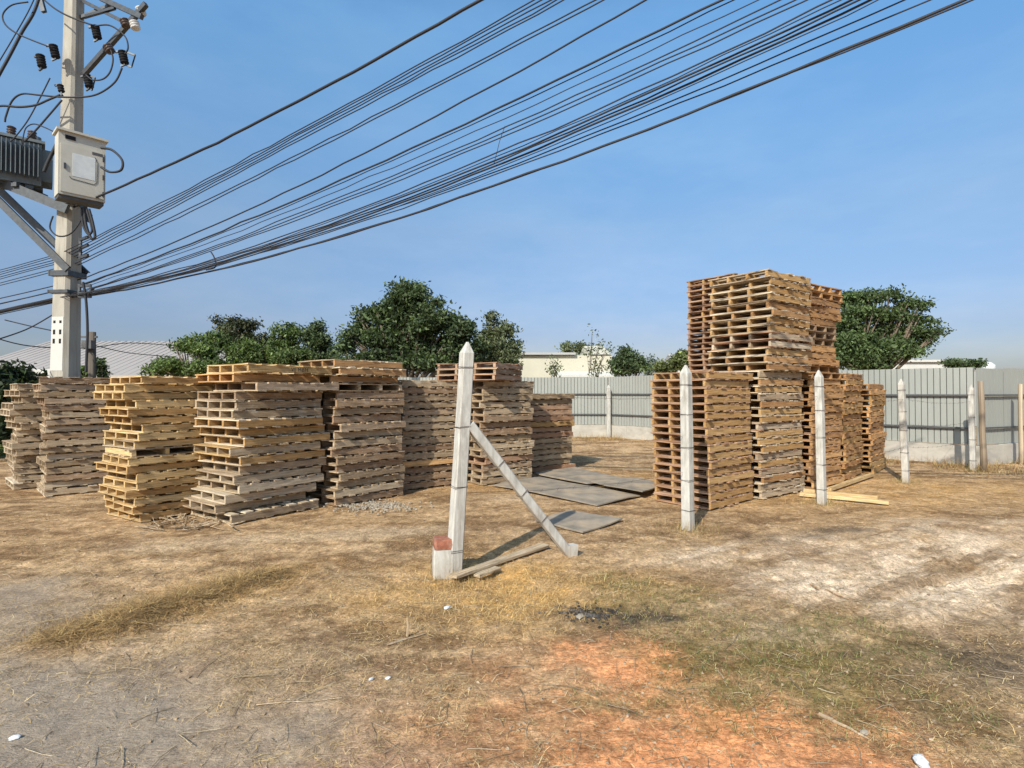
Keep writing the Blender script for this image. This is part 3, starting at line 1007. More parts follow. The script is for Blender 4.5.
# barbed wire between the posts
for a in range(len(posts) - 1):
    (pa, ha), (pb, hb) = posts[a], posts[a + 1]
    for s_, fr in ((0, .34), (1, .56), (2, .80)):
        mb = MB()
        A, B = Vector((pa.x, pa.y, ha * fr)), Vector((pb.x, pb.y, hb * fr))
        if a == 0: A.x += post1_lean[0] * fr
        dirv = (B - A).normalized()
        A = A + dirv * .10 ; B = B - dirv * .09
        pts = [A.lerp(B, k / 14) - Vector((0, 0, .05 * (1 - (2 * k / 14 - 1) ** 2) + random.uniform(-.006, .006))) for k in range(15)]
        mb.tube(pts, .0021, 4)
        for k in range(1, 14):
            q = pts[k]
            mb.tube([q + Vector((-.012, 0, -.018)), q + Vector((.012, 0, .018))], .0016, 3)
        o = mb.build('barbed_wire', M_tie)
        nm = ('leaning and nearest upright posts', 'nearest upright and yellow beams posts', 'yellow beams and slim posts', 'slim and corner posts')[a]
        tag(o, '%s rusty barbed wire strand between the %s' % (('lowest', 'middle', 'highest')[s_], nm), 'wire', 'barbed wire strands between the posts')

# stub post with a red brick cap at the foot of the leaning post
b_ = G(443, 572)
t = thing('stub_post', 'short pale concrete stub with red brick top beside the leaning post', 'stub', (b_.x, b_.y, 0), R(12))
mb = MB(); mb.loft([square(0, 0, z, wd, .012, 0) for z, wd in ((-.1, .185), (.10, .18), (.215, .172))]); mb.build('base', M_post, t)
mb = MB(); mb.loft([square(.004, 0, z, wd, .02, .05) for z, wd in ((.217, .168), (.26, .178), (.305, .165))]); mb.build('brick_cap', M_brick, t)

# ------------------------------------------------------------------ sheet fence
ZW, ZT = .42, 2.14          # top of the block wall, top of the sheets


def sheet_fence(name, label, A, B, front):
    """Trapezoid-ribbed sheets on two rails behind a low rendered wall; front = side of the rails."""
    A, B = Vector((*A, 0)), Vector((*B, 0))
    u = (B - A); L = u.length; u.normalize()
    nrm = Vector((-u.y, u.x, 0)) * front
    t = thing(name, label, 'fence', A)
    # ribbed profile, walked along the line
    prof, s_ = [], 0.0
    while s_ < L:
        for ds, dn in ((0, 0), (.096, 0), (.098, -.04), (.110, -.04), (.112, 0), (.12, 0)):
            if s_ + ds <= L + 1e-6: prof.append((s_ + ds, dn))
        s_ += .12
    edges = [k for k in range(0, len(prof), 6 * 9)] + [len(prof) - 1]
    for q in range(len(edges) - 1):
        seg = prof[edges[q]:edges[q + 1] + 1]
        if len(seg) < 2: continue
        dz = random.uniform(-.02, .02)
        off = nrm * (.0 if q % 2 else -.004)
        front_ = [u * a + nrm * b + off for a, b in seg]
        back_ = [p - nrm * .0012 for p in front_]
        mb = MB()
        n_ = len(seg)
        vs = [p + Vector((0, 0, z)) for p in front_ for z in (ZW + .01, ZT + dz)] + [p + Vector((0, 0, z)) for p in back_ for z in (ZW + .01, ZT + dz)]
        fs = []
        for k in range(n_ - 1):
            fs.append((2 * k, 2 * k + 2, 2 * k + 3, 2 * k + 1))
            o_ = 2 * n_
            fs.append((o_ + 2 * k + 1, o_ + 2 * k + 3, o_ + 2 * k + 2, o_ + 2 * k))
            fs.append((2 * k + 1, 2 * k + 3, o_ + 2 * k + 3, o_ + 2 * k + 1))
        mb.add(vs, fs)
        sp_ = mb.build('sheet_panel', M_sheet, t)
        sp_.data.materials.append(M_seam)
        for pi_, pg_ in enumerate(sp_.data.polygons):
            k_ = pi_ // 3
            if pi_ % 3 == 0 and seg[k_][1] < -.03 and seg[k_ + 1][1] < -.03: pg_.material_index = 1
    for z in (.80, 1.53):
        mb = MB()
        mb.bar(nrm * .055 + Vector((0, 0, z)) + u * .02, nrm * .055 + u * (L - .02) + Vector((0, 0, z)), .035, .034)
        mb.build('rail', M_rail, t)
    mb = MB()
    nseg = max(2, int(L / .8))
    for k in range(nseg):
        a0, a1 = L * k / nseg, L * (k + 1) / nseg - .002
        mb.box(u * ((a0 + a1) / 2) + nrm * .01 + Vector((0, 0, (ZW + random.uniform(-.02, .0)) / 2 - .06)), (a1 - a0, .12, ZW + .12), Matrix.Rotation(math.atan2(u.y, u.x), 3, 'Z'), .004)
    mb.build('block_wall', M_block, t)
    k = 1.2
    while k < L - .3:
        pb_ = MB()
        pb_.box(u * k - nrm * .06 + Vector((0, 0, ZT / 2 - .02)), (.06, .06, ZT - .1), Matrix.Rotation(math.atan2(u.y, u.x), 3, 'Z'))
        pb_.build('fence_stanchion', M_rail, t)
        k += 2.9
    return t


FC = (3.45, 20.2); FR = (10.22, 12.35)
sheet_fence('sheet_fence', 'back run of grey ribbed metal sheet fence behind the left row', (-10.2, 20.7), FC, -1)
sheet_fence('sheet_fence', 'long run of grey ribbed metal sheet fence behind the rusty stacks', (FC[0] + .02, FC[1] - .02), FR, -1)
sheet_fence('sheet_fence', 'short shaded run of grey sheet fence right of the corner posts', (FR[0] + .03, FR[1] + .01), (17.5, 15.6), -1)

# dry weeds along the fence foot
xy = []
for (A, B, nn) in (((-3, 20.3), (3.3, 19.8), 3500), ((3.4, 19.7), (10.0, 12.1), 9000), ((10.3, 12.1), (14.5, 13.9), 2500)):
    s_ = rng.uniform(0, 1, nn)
    q = np.stack([A[0] + (B[0] - A[0]) * s_, A[1] + (B[1] - A[1]) * s_], -1)
    q[:, 1] -= np.abs(rng.normal(.1, .75, nn)); q[:, 0] -= np.abs(rng.normal(0, .3, nn))
    xy.append(q)
xy = np.concatenate(xy)
pn = fbm(xy[:, 0] * 1.1, xy[:, 1] * 1.1, 331, 3)
xy = keep(xy, smooth(.40, .62, pn))
n = len(xy)
blades(n, xy, .05 + .22 * rng.uniform(0, 1, n) ** 1.8, rng.uniform(.005, .010, n), rng.uniform(.3, 1.4, n),
       palette(n, [(.40, .27, .12), (.34, .21, .10), (.46, .33, .16), (.30, .17, .09), (.42, .26, .11), (.19, .18, .07)]), 'dry_weeds', 'tall rusty dry weeds along the fence foot')
# green grass by the bush at the left edge
xy = np.stack([rng.uniform(-20, -9.2, 26000), rng.uniform(10.5, 19, 26000)], -1)
m_ = masks(xy[:, 0], xy[:, 1])
xy = keep(xy, m_['lawn'])
n = len(xy)
blades(n, xy, rng.uniform(.08, .28, n), rng.uniform(.010, .02, n), rng.uniform(.6, 1.5, n), palette(n, [(.10, .15, .04), (.15, .19, .05), (.08, .11, .035), (.24, .24, .09)]),
       'lawn_grass', 'green grass beneath the dark bush at the left edge')


# ------------------------------------------------------------------ things lying on the ground
def lying_sheet(label, corners_px, z, th=.016):
    pts = []
    for (px, py) in corners_px:
        q = G(px, py)
        pts.append(Vector((q.x, q.y, 0)))
    cen = sum(pts, Vector()) / len(pts)
    mb = MB()
    sub = []
    nn = len(pts)
    ring = []
    for k in range(nn):
        a_, b_2 = pts[k], pts[(k + 1) % nn]
        for s_ in (0, .33, .66):
            q = a_.lerp(b_2, s_) - cen
            q.x += random.uniform(-.012, .012); q.y += random.uniform(-.012, .012)
            ring.append(q)
    if sum(ring[k].x * ring[(k + 1) % len(ring)].y - ring[(k + 1) % len(ring)].x * ring[k].y for k in range(len(ring))) < 0: ring.reverse()
    lift = [random.uniform(.0, .03) for _ in ring]
    mb.loft([[q + Vector((0, 0, h_)) for q, h_ in zip(ring, lift)], [q + Vector((0, 0, th + h_)) for q, h_ in zip(ring, lift)]])
    o = mb.build('board_sheet', M_board, None, False, (cen.x, cen.y, z))
    return tag(o, label, 'board', 'grey boards lying on the earth')


lying_sheet('widest grey board sheet lying in front of the others', [(492, 486), (540, 478), (640, 497), (598, 506.5)], .0)
lying_sheet('grey board sheet lying nearest the shortest stack', [(534, 476), (574, 470), (628, 482), (588, 487.5)], .036)
lying_sheet('grey board sheet at the right, closest to the tan stack', [(592, 488), (630, 482.5), (668, 489), (642, 499)], .072)
lying_sheet('small separate grey board sheet behind the strut foot', [(536, 522), (570, 513), (622, 521), (583, 534.5)], .0)


def plank(label, a, b, wd, th, z, mat, name='plank', group=None, za=None):
    A, B = G(*a), G(*b)
    mb = MB()
    cen = (A + B) / 2
    d_ = (B - A)
    mb.board((0, 0, th / 2), d_.length, wd, th, 'x', 4, .004, .006)
    o = mb.build(name, mat, None, False, (cen.x, cen.y, z))
    o.rotation_euler = (0, -(za or 0), math.atan2(d_.y, d_.x))
    return tag(o, label, 'plank', group)


plank('long pale plank lying between stub and strut foot', (452, 579), (546, 547), .10, .022, .01, W['pale'])
plank('short pale plank piece lying in front of the long one', (477, 578), (498, 570), .07, .02, .01, W['pale'])
plank('yellow beam lying nearest the camera beside the third post', (800, 496), (889, 505), .075, .05, .01, W['yellow'], 'beam')
plank('yellow beam lying along the back of the pair', (804, 492.5), (878, 500.5), .075, .05, .012, W['yellow'], 'beam')
plank('yellow beam pointing towards the rightmost stack', (829, 492), (872, 477), .07, .05, .02, W['yellow'], 'beam')

# burnt spot with ash and a scrap in it
q = G(590, 612)
mb = MB()
for k in range(260):
    a, r = random.uniform(0, 6.28), abs(random.gauss(0, 1))
    x, y = math.cos(a) * r * .16, math.sin(a) * r * .09
    s_ = random.uniform(.005, .018)
    zz = float(height(np.array([q.x + x]), np.array([q.y + y]))[0]) + .006
    mb.box((x, y, zz), (s_ * 1.6, s_, s_ * .6), Matrix.Rotation(random.uniform(0, 3), 3, 'Z') @ Matrix.Rotation(random.uniform(-.6, .6), 3, 'X'), s_ * .15)
o = mb.build('burnt_debris', M_ash, None, False, (q.x, q.y, 0))
tag(o, 'black charred debris left on the burnt spot', kind='stuff')


def crumple(label, px, py, size, mat, cat='litter', name='litter_scrap', flat=.4, seed=0):
    q_ = G(px, py)
    rnd = random.Random(seed)
    t_, n_ = 7, 9
    secs = []
    for i_ in range(t_ + 1):
        th_ = math.pi * (i_ + .15) / (t_ + .3)
        secs.append([Vector((math.sin(th_) * math.cos(6.283 * k / n_) * size * rnd.uniform(.65, 1.1), math.sin(th_) * math.sin(6.283 * k / n_) * size * .6 * rnd.uniform(.65, 1.1),
                             -math.cos(th_) * size * flat * rnd.uniform(.75, 1.05) + size * flat * .9)) for k in range(n_)])
    mb_ = MB(); mb_.loft(secs)
    z_ = float(height(np.array([q_.x]), np.array([q_.y]))[0])
    o_ = mb_.build(name, mat, None, False, (q_.x, q_.y, z_))
    o_.rotation_euler = (0, 0, rnd.uniform(0, 3))
    return tag(o_, label, cat)


crumple('crumpled white plastic cup lying at the bottom edge', 921, 763, .055, M_litter, 'litter', 'crushed_cup', .45, 3)
crumple('small white scrap lying on the orange soil edge', 864, 733, .028, M_rubble, 'litter', 'litter_scrap', .4, 4)
crumple('white scrap lying in front of the stub post', 447, 605, .035, M_litter, 'litter', 'litter_scrap', .35, 5)
crumple('left white scrap of the pair on brown foreground earth', 371, 679, .02, M_litter, 'litter', 'litter_scrap', .35, 6)
crumple('right white scrap of the pair on brown foreground earth', 388, 677, .02, M_litter, 'litter', 'litter_scrap', .35, 7)
crumple('grey white scrap lying in the burnt spot', 580, 616, .05, M_rubble, 'litter', 'litter_scrap', .3, 8)
crumple('pale scrap lying at the lower left edge of the photo', 15, 734, .03, M_litter, 'litter', 'litter_scrap', .35, 9)
mb = MB(); q = G(407, 636)
mb.tube([(0, 0, -.03), (.006, 0, .06), (.0, .004, .12)], [.008, .007, .004], 5)
tag(mb.build('stick', W['bleached'], None, False, (q.x, q.y, 0)), 'short stick poking upright out of the foreground earth', 'stick')
for (a, b, lab) in (((388, 645), (426, 634), 'thin dark twig lying left of the upright stick'), ((258, 703), (343, 701), 'pale stalk lying on the grey bare soil'),
                    ((818, 715), (870, 738), 'pale stick lying across the green grass'), ((810, 590), (858, 602), 'dark curved twig at the edge of the churned sand')):
    A, B = G(*a), G(*b)
    cen = (A + B) / 2
    mb = MB()
    pts = []
    for k in range(6):
        q = A.lerp(B, k / 5) + Vector((random.uniform(-1, 1), random.uniform(-1, 1), 0)) * (B - A).length * .025
        q.z = float(height(np.array([q.x]), np.array([q.y]))[0]) + .008
        pts.append(q - cen)
    mb.tube(pts, [q_ * (.45 if 'stalk' in lab else 1) for q_ in (.008, .008, .007, .006, .005, .003)], 5)
    o = mb.build('twig', W['dark'] if 'dark' in lab else W['grey'], None, False, (cen.x, cen.y, 0))
    tag(o, lab, 'twig')

# pale rubble at the foot of the dark brown stack, twigs by the jagged stack
mb = MB()
for k in range(420):
    px, py = random.gauss(374, 22), random.gauss(506, 3.0)
    q = G(px, py); s_ = random.uniform(.006, .026)
    mb.box((q.x, q.y, s_ * .25), (s_ * 1.3, s_, s_ * .7), Matrix.Rotation(random.uniform(0, 3), 3, 'Z') @ Matrix.Rotation(random.uniform(-.6, .6), 3, 'X'), s_ * .2)
tag(mb.build('rubble', M_rubble), 'pale crushed rubble at the foot of the dark brown stack', kind='stuff')
mb = MB()
for k in range(110):
    px, py = random.gauss(182, 20), random.gauss(524, 5)
    q = G(px, py); a = random.uniform(0, 6.28); L = random.uniform(.06, .3)
    mb.tube([q + Vector((0, 0, .012)), q + Vector((math.cos(a) * L, math.sin(a) * L, random.uniform(.01, .06)))], random.uniform(.003, .008), 4)
tag(mb.build('brushwood', W['grey']), 'broken twigs and splinters before the yellow and jagged stacks', kind='stuff')


# ------------------------------------------------------------------ utility pole with its gear
PD = 10.8
pb = P(65.5, 392, PD); pb.z = 0
POLE_ROT = R(-6)
up_ = thing('utility_pole', 'tall square concrete utility pole carrying transformer and cable bundles', 'utility pole', pb)


def rel(px, py, D=PD):
    return P(px, py, D) - pb


mb = MB()
secs = []
for (py, px, wpx) in ((505, 63.5, 29.5), (392, 65, 28), (300, 67, 25.5), (200, 70, 22.5), (60, 73.2, 19.5), (-90, 76, 17)):
    c_ = rel(px, py)
    wd = wpx / F_PX * PD / 1.36
    z_ = c_.z if py != 505 else -.3
    secs.append([Vector((p.x + c_.x, p.y, z_)) for p in square(0, 0, 0, wd, wd * .16, POLE_ROT)])
mb.loft(secs)
mb.build('shaft', M_conc, up_)
# white painted band with climbing holes on the left face
lf = Vector((-math.sin(POLE_ROT), math.cos(POLE_ROT), 0)) * 0
fdir = Vector((math.sin(POLE_ROT), -math.cos(POLE_ROT), 0))          # outward normal of the lit left face
sdir = Vector((-fdir.y, fdir.x, 0))


def pole_w(py):
    return np.interp(py, [-90, 60, 200, 300, 392, 505], [17, 19.5, 22.5, 25.5, 28, 29.5]) / F_PX * PD / 1.36


def pole_c(py):
    c_ = rel(float(np.interp(py, [-90, 60, 200, 300, 392, 505], [76, 73.2, 70, 67, 65, 63.5])), py)
    return Vector((c_.x, 0, c_.z))


pm = MB()
lo, hi = 371, 318
vs = []
for py in (lo, hi):
    c_, hw = pole_c(py), pole_w(py) / 2
    for sgn in (-1, 1):
        for e in (.002, .006):
            vs.append(c_ + fdir * (hw + e) + sdir * sgn * hw * .66)
# order: lo-: in,out ; lo+: in,out ; hi-: in,out ; hi+
pm.add(vs, [(1, 3, 7, 5), (0, 4, 6, 2), (0, 1, 5, 4), (2, 6, 7, 3), (4, 5, 7, 6), (0, 2, 3, 1)])
pm.build('painted_band', M_white, up_)
hm = MB()
for py in (323, 333, 342):
    for sgn in (-.34, .34):
        c_, hw = pole_c(py), pole_w(py) / 2
        hm.box(c_ + fdir * (hw + .0075) + sdir * sgn * hw, (.004, .045, .05 if py == 323 else .09), Matrix.Rotation(math.atan2(fdir.y, fdir.x), 3, 'Z'))
hm.build('number_marks', M_black, up_)
for py, nm in ((275, 'pole_clamp'), (205, 'pole_clamp'), (293, 'pole_clamp')):
    cm = MB()
    c_, hw = pole_c(py), pole_w(py) / 2 + .015
    for sgn in (-1, 1):
        for dv in (fdir, sdir):
            ov = sdir if dv is fdir else fdir
            cm.bar(c_ + dv * sgn * hw - ov * (hw + .02), c_ + dv * sgn * hw + ov * (hw + .02), .03, .10 if py == 275 else .06)
    cm.build(nm, M_steel, up_)

# transformer platform: two channels out to the left and two raking struts
pl = MB()
for dy in (-.28, .28):
    pl.bar(rel(-60, 158) + Vector((0, dy, 0)), rel(79, 214) + Vector((0, dy, 0)), .07, .17)
for px, py in ((-8, 180), (30, 196)):
    pl.bar(rel(px, py) + Vector((0, -.36, .1)), rel(px, py) + Vector((0, .36, .1)), .10, .08)
pl.build('platform_beam', M_steel, up_)
st = MB()
for dy, sh in ((-.27, 0), (.27, -5)):
    a_, b_2 = rel(-40 + sh, 155) + Vector((0, dy, 0)), rel(77, 272) + Vector((0, dy * .9, 0))
    st.bar(a_, b_2, .012, .13)
    st.bar(a_ + Vector((0, .05, .055)), b_2 + Vector((0, .05, .055)), .09, .012)
st.build('platform_strut', M_steel, up_)

# upper cross arms with insulators
rd = Vector((.62, -.35, .0)).normalized()
cr = MB()
armA0, armA1 = rel(84, 74), rel(146, 4, PD - .5)
cr.bar(armA0, armA1, .07, .09)
cr.bar(rel(80, 18), rel(113, 4, PD - .1), .05, .06)
cr.bar(rel(84, 17), rel(115, 8, PD - .3), .05, .05)
cr.bar(rel(83, 1), rel(122, 21, PD - .3), .05, .06)
cr.bar(rel(100, -2, PD - .2), rel(142, 17, PD - .5), .07, .09)
cr.bar(rel(44, 12, PD), rel(30, -40, PD), .06, .08)
cr.bar(rel(60, -30), rel(125, -55, PD - .5), .08, .09)
cr.build('cross_arm', M_steel, up_)


def insulator(a, d_, n=4, r=.07, mat=M_porcw):
    mb_ = MB()
    d_ = Vector(d_).normalized()
    pts, rr = [], []
    for k in range(n):
        for s_, q_ in ((0, .72), (.25, 1), (.55, .95), (.8, .72)):
            pts.append(Vector(a) + d_ * (k + s_) * .05); rr.append(r * q_)
    mb_.tube(pts, rr, 10)
    return mb_


for (px, py, dd, m_i) in ((134, 22, (.3, 0, -1), M_porcw), (124, 20, (.4, 0, -1), M_porc), (140, 8, (.3, 0, -1), M_porcw), (107, 46, (.4, 0, -.6), M_porc)):
    insulator(rel(px, py, PD - .4), dd, 3, .085, m_i).build('insulator', m_i, up_, True)

# fuse cut-outs hanging from the arms
FUSE = []
for (px, py, lab, dx) in ((122, 58, 'black fuse cut-out hanging at the far right of the cross arm', .17), (95, 33, 'black fuse cut-out between pole and right cross arm', .0),
                          (40, 62, 'black fuse cut-out hanging lowest left of the pole', .0), (53, 52, 'black fuse cut-out close to the left side of the pole', -.02),
                          (87, 82, 'black fuse cut-out low on the right side of the pole', .1), (60, 90, 'small black fuse cut-out low on the left side of the pole', 0)):
    q = P(px, py, PD - .35)
    t = thing('fuse_cutout', lab, 'fuse', q, R(random.uniform(-15, 15)), 'fuse cut-outs on the utility pole')
    k = .75 if 'small' in lab else 1.0
    ins = insulator((0, 0, .13 * k), (.22, 0, -1), int(5 * k), .075 * k, M_black)
    ins.build('insulator_body', M_black, t, True)
    br = MB()
    br.bar((0, 0, .14 * k), (-.12 * k, 0, .10 * k), .03, .03); br.bar((.05, 0, -.12 * k), (-.02, 0, -.16 * k), .03, .03)
    br.bar((.025 * k, -.02, .14 * k), (.055 * k, -.02, -.14 * k), .02, .02)
    if dx:
        br.bar((0, 0, .14), (dx + .06, 0, .07), .02, .03); br.bar((.05, 0, -.12), (dx, 0, -.16), .02, .03)
    br.build('bracket', M_steel, t)
    if dx > 0:
        fu = MB(); fu.tube([(dx + .06, 0, .07), (dx, 0, -.16)], .012, 6); fu.build('fuse_tube', M_black, t)

# transformer
q = P(9, 186, PD - .1)
tr = thing('transformer', 'grey finned distribution transformer on the steel platform left of the pole', 'transformer', q, R(40))
mb = MB(); mb.box((0, 0, .42), (.95, .62, .80)); mb.box((0, 0, .86), (1.05, .72, .05)); mb.build('tank', M_trafo, tr)
fm = MB()
for k in range(14):
    x = -.42 + k * .065
    fm.box((x, -.40, .45), (.014, .17, .62)); fm.box((x, .40, .45), (.014, .17, .62))
for k in range(8):
    y = -.24 + k * .068
    fm.box((.56, y, .45), (.17, .014, .62))
fm.build('cooling_fins', M_trafo, tr)
mb = MB(); mb.box((0, 0, .0), (1.0, .45, .05)); mb.box((-.3, 0, -.04), (.12, .7, .06)); mb.box((.3, 0, -.04), (.12, .7, .06)); mb.build('skid', M_steel, tr)
for x in (-.3, 0.02, .32):
    insulator((x, -.1, .88), (.05, 0, 1), 5, .075, M_porc).build('bushing', M_porc, tr, True)
mb = MB(); mb.tube([(.38, .2, .88), (.38, .2, 1.12)], .09, 10); mb.build('conservator_cap', M_trafo, tr)

# meter cabinet on the front of the pole
A_, B_ = P(63, 200, PD - .45), P(102, 207, PD - .45)
cab_rot = R(48)
q = P(80, 200, PD - .45)
cb = thing('meter_cabinet', 'cream metal meter cabinet strapped to the front of the utility pole', 'cabinet', q, cab_rot)
cw, chh, cd = .70, 1.14, .34
mb = MB(); mb.box((0, 0, chh / 2), (cw, cd, chh), None, 0); mb.build('body', M_cab, cb)
mb = MB(); mb.box((0, -.01, chh + .021), (cw + .07, cd + .08, .04)); mb.build('rain_hood', M_cab, cb)
mb = MB(); mb.box((0, -cd / 2 - .009, chh * .42), (cw - .06, .016, chh * .76)); dr = mb.build('door', M_cab, cb)
mb = MB(); mb.box((-.26, -cd / 2 - .026, chh * .45), (.03, .018, .1)); mb.build('handle', M_steel, dr)
mb = MB(); mb.box((.02, -cd / 2 - .019, chh * .50), (.34, .004, .42)); mb.build('notice_plate', plain_mat('faded_notice', (.62, .64, .63), .5, var=.12, scale=7, bump=0), dr)
mb = MB()
fr_ = [(-.19, .30), (-.17, .27), (.17, .25), (.21, .30), (.22, .62), (.18, .70)]
mb.tube([(x_, -cd / 2 - .020, chh * z_) for x_, z_ in fr_], .006, 4); mb.build('notice_edge', M_rail, dr)
for z_ in (.12, .40, .70):
    mb = MB(); mb.box((cw / 2 - .035, -cd / 2 - .022, chh * z_), (.03, .02, .09)); mb.build('hinge', M_steel, dr)
mb = MB(); mb.box((.22, -cd / 2 - .019, chh * .76), (.16, .004, .05)); mb.build('name_strip', M_rail, dr)
mb = MB(); mb.box((-.18, -cd / 2 - .006, chh * .92), (.15, .01, .07)); mb.build('vent', M_black, cb)
mb = MB(); mb.box((0, .02, -.03), (cw * .96, cd * .9, .055)); mb.build('base_frame', M_rail, cb)


def cable(label, pts, rad=.014, name='cable', group='cables looping round the utility pole', mat=None):
    """Smooth loop through the given photo points (px, py, D)."""
    ps = [P(*p) for p in pts]
    out = []
    for i_ in range(len(ps) - 1):
        p0, p1_, p2, p3 = ps[max(i_ - 1, 0)], ps[i_], ps[i_ + 1], ps[min(i_ + 2, len(ps) - 1)]
        for k in range(7):
            t_ = k / 7
            out.append(.5 * ((2 * p1_) + (p2 - p0) * t_ + (2 * p0 - 5 * p1_ + 4 * p2 - p3) * t_ ** 2 + (3 * p1_ - p0 - 3 * p2 + p3) * t_ ** 3))
    out.append(ps[-1])
    o0 = out[0].copy()
    mb_ = MB(); mb_.tube([p - o0 for p in out], rad, 6)
    o_ = mb_.build(name, mat or M_wire, None, True, o0)
    return tag(o_, label, 'cable', group)


d0 = PD - .45
cable('cable loop bulging right from the meter cabinet', [(101, 148, d0), (112, 150, d0), (122, 160, d0), (121, 170, d0), (110, 172, d0), (101, 167, d0)], .022)
cable('cable running from the right fuse down to the transformer side', [(122, 68, d0), (115, 82, d0), (100, 93, d0), (84, 97, d0), (60, 97, d0), (38, 95, d0), (22, 94, d0), (12, 101, d0), (6, 116, d0), (5, 122, d0)], .016)
cable('thin cable loop hanging between the two right fuses', [(111, 50, d0), (113, 60, d0), (110, 72, d0), (103, 79, d0), (93, 80, d0), (86, 75, d0)], .014)
cable('thick cable arching from the left fuse to the transformer bushings', [(60, 95, d0), (48, 100, d0), (36, 105, d0), (20, 107, d0), (0, 106, d0), (-12, 112, d0)], .02)
cable('cable loop drooping at the upper left of the pole', [(28, 2, d0), (12, 5, d0), (3, 14, d0), (5, 24, d0), (16, 33, d0), (34, 41, d0), (50, 47, d0)], .014)
cable('cable arching over the upper arm into the right fuse', [(95, 26, d0), (108, 25, d0), (118, 30, d0), (126, 38, d0), (128, 48, d0), (125, 54, d0)], .014)
cable('cable passing in front of the pole to the middle fuse', [(42, -2, d0), (54, 8, d0), (66, 15, d0), (78, 20, d0), (92, 25, d0)], .015)
cable('cable loop slung below the platform on the pole', [(53, 216, d0), (50, 228, d0), (58, 236, d0), (70, 234, d0), (80, 222, d0), (82, 212, d0)], .014)
cable('drop cable hanging down the right side of the pole', [(83, 282, d0), (86, 300, d0), (87.5, 330, d0), (86.5, 360, d0), (86, 372, d0)], .022)
cable('short cable coil bundle hanging under the cabinet', [(84, 207, d0), (86, 225, d0), (91, 238, d0), (95, 237, d0), (93, 224, d0), (89, 209, d0)], .026)
cable('second cable coil hanging under the cabinet', [(82, 208, d0), (83, 224, d0), (88, 234, d0), (92, 230, d0), (88, 214, d0), (86, 207, d0)], .022)
cable('thin lead from the left fuse cluster down to the transformer', [(50, 78, d0), (40, 98, d0), (28, 120, d0), (16, 136, d0), (10, 142, d0)], .011)
cable('straight thick lead from the pole down behind the transformer', [(62, 100, d0), (50, 114, d0), (36, 130, d0), (24, 142, d0)], .016)
cable('small looped lead over the transformer top', [(58, 134, d0), (46, 128, d0), (34, 124, d0), (26, 128, d0), (23, 138, d0), (22, 146, d0)], .011)
cable('thick service cable climbing steeply at the upper left edge', [(-6, 84, 10.2), (10, 55, 10.3), (22, 32, 10.4), (34, 12, 10.5), (42, -12, 10.6)], .026)
cable('thin cable parallel to the thick service cable', [(-6, 70, 10.6), (12, 40, 10.6), (28, 12, 10.6), (38, -10, 10.6)], .01)
cable('dark conduit from pole to transformer below the cabinet', [(60, 138, d0 + .1), (54, 150, d0 + .1), (48, 162, d0 + .1), (44, 172, d0 + .1)], .032)

# ------------------------------------------------------------------ overhead wires: along the road, over the lot and past the camera on the right
RD = Vector((.902, -.431, 0))


def line_xy(px, off):
    """Parameter along the road line where it crosses the vertical plane through photo column px."""
    o_ = Vector((pb.x, pb.y, 0)) + Vector((.431, .902, 0)) * off
    m = (px - 512) / F_PX
    t_ = (m * o_.y - o_.x) / (RD.x - m * RD.y)
    return o_, t_


def wire(label, y88, y200, far_pt, rad, off, group, jy=0.0, left=True):
    pts = [(90, y88), (200, y200), far_pt[0], far_pt[1]]
    ts, zs = [], []
    for (px, py) in pts:
        o_, t_ = line_xy(px, off)
        q_ = o_ + RD * t_
        zs.append(P(px, py + jy, q_.y).z); ts.append(t_)
    co = np.polyfit(ts, zs, 2)
    tmax = max(ts) + 6
    o_, _ = line_xy(90, off)
    n_ = 44
    body = [o_ + RD * t_ + Vector((0, 0, float(np.polyval(co, t_)))) for t_ in np.linspace(0.1, tmax, n_)]
    if left:
        # span on the other side of the pole
        z_a = body[0].z
        slope = .02
        lf_ = [o_ - RD * t_ + Vector((0, 0, z_a - .055 * t_ + .0016 * t_ * t_)) for t_ in np.linspace(36, .3, 26)]
        body = lf_ + body
    o0 = body[n_ // 2].copy()
    mb_ = MB(); mb_.tube([p - o0 + Vector((0, 0, random.gauss(0, .006))) for p in body], rad * .86, 5)
    o2 = mb_.build('overhead_wire', M_wire, None, True, o0)
    return tag(o2, label, 'overhead wire', group)


GW = 'overhead wires crossing the sky'
wire('topmost thick black cable crossing the sky', 199, 151, ((350, 71), (482, 0)), .024, .0, GW, left=False)
for k in range(5):
    wire('cable of the five-strand bundle below the topmost cable', 238 + k * 3, 183 + k * 2.6, ((400, 73 + k * 3.0), (536 + k * 8, 0)), .0095, -.12 + k * .05, 'five-strand wire bundle below the topmost cable')
for k in range(2):
    wire('strand of the close pair beneath the five-strand bundle', 256 + k * 3, 202 + k * 4, ((400, 103 + k * 3), (595 + k * 8, 0)), .010, .05 + k * .06, 'close pair of wires beneath the five-strand bundle')
wire('single thin wire below the close pair, ending over the centre', 276, 229, ((450, 111), (646, 0)), .013, .1, GW)
wire('darker wire of the two running over the middle sky', 281, 240, ((450, 130), (724, 0)), .015, .15, GW)
wire('faint wire just below the darker middle wire', 282, 242, ((450, 134), (737, 0)), .008, .2, GW)
wire('very thin lone wire in the middle of the wires', 284, 247, ((450, 141), (763, 0)), .007, .1, GW, left=False)
for k in range(3):
    wire('thin strand of the three-strand group above the thick bundle', 287 + k * .6, 254 + k * 1.5, ((450, 148 + k * 4), (788 + k * 12, 0)), .009, -.05 + k * .08, 'three thin strands above the thick bundle')
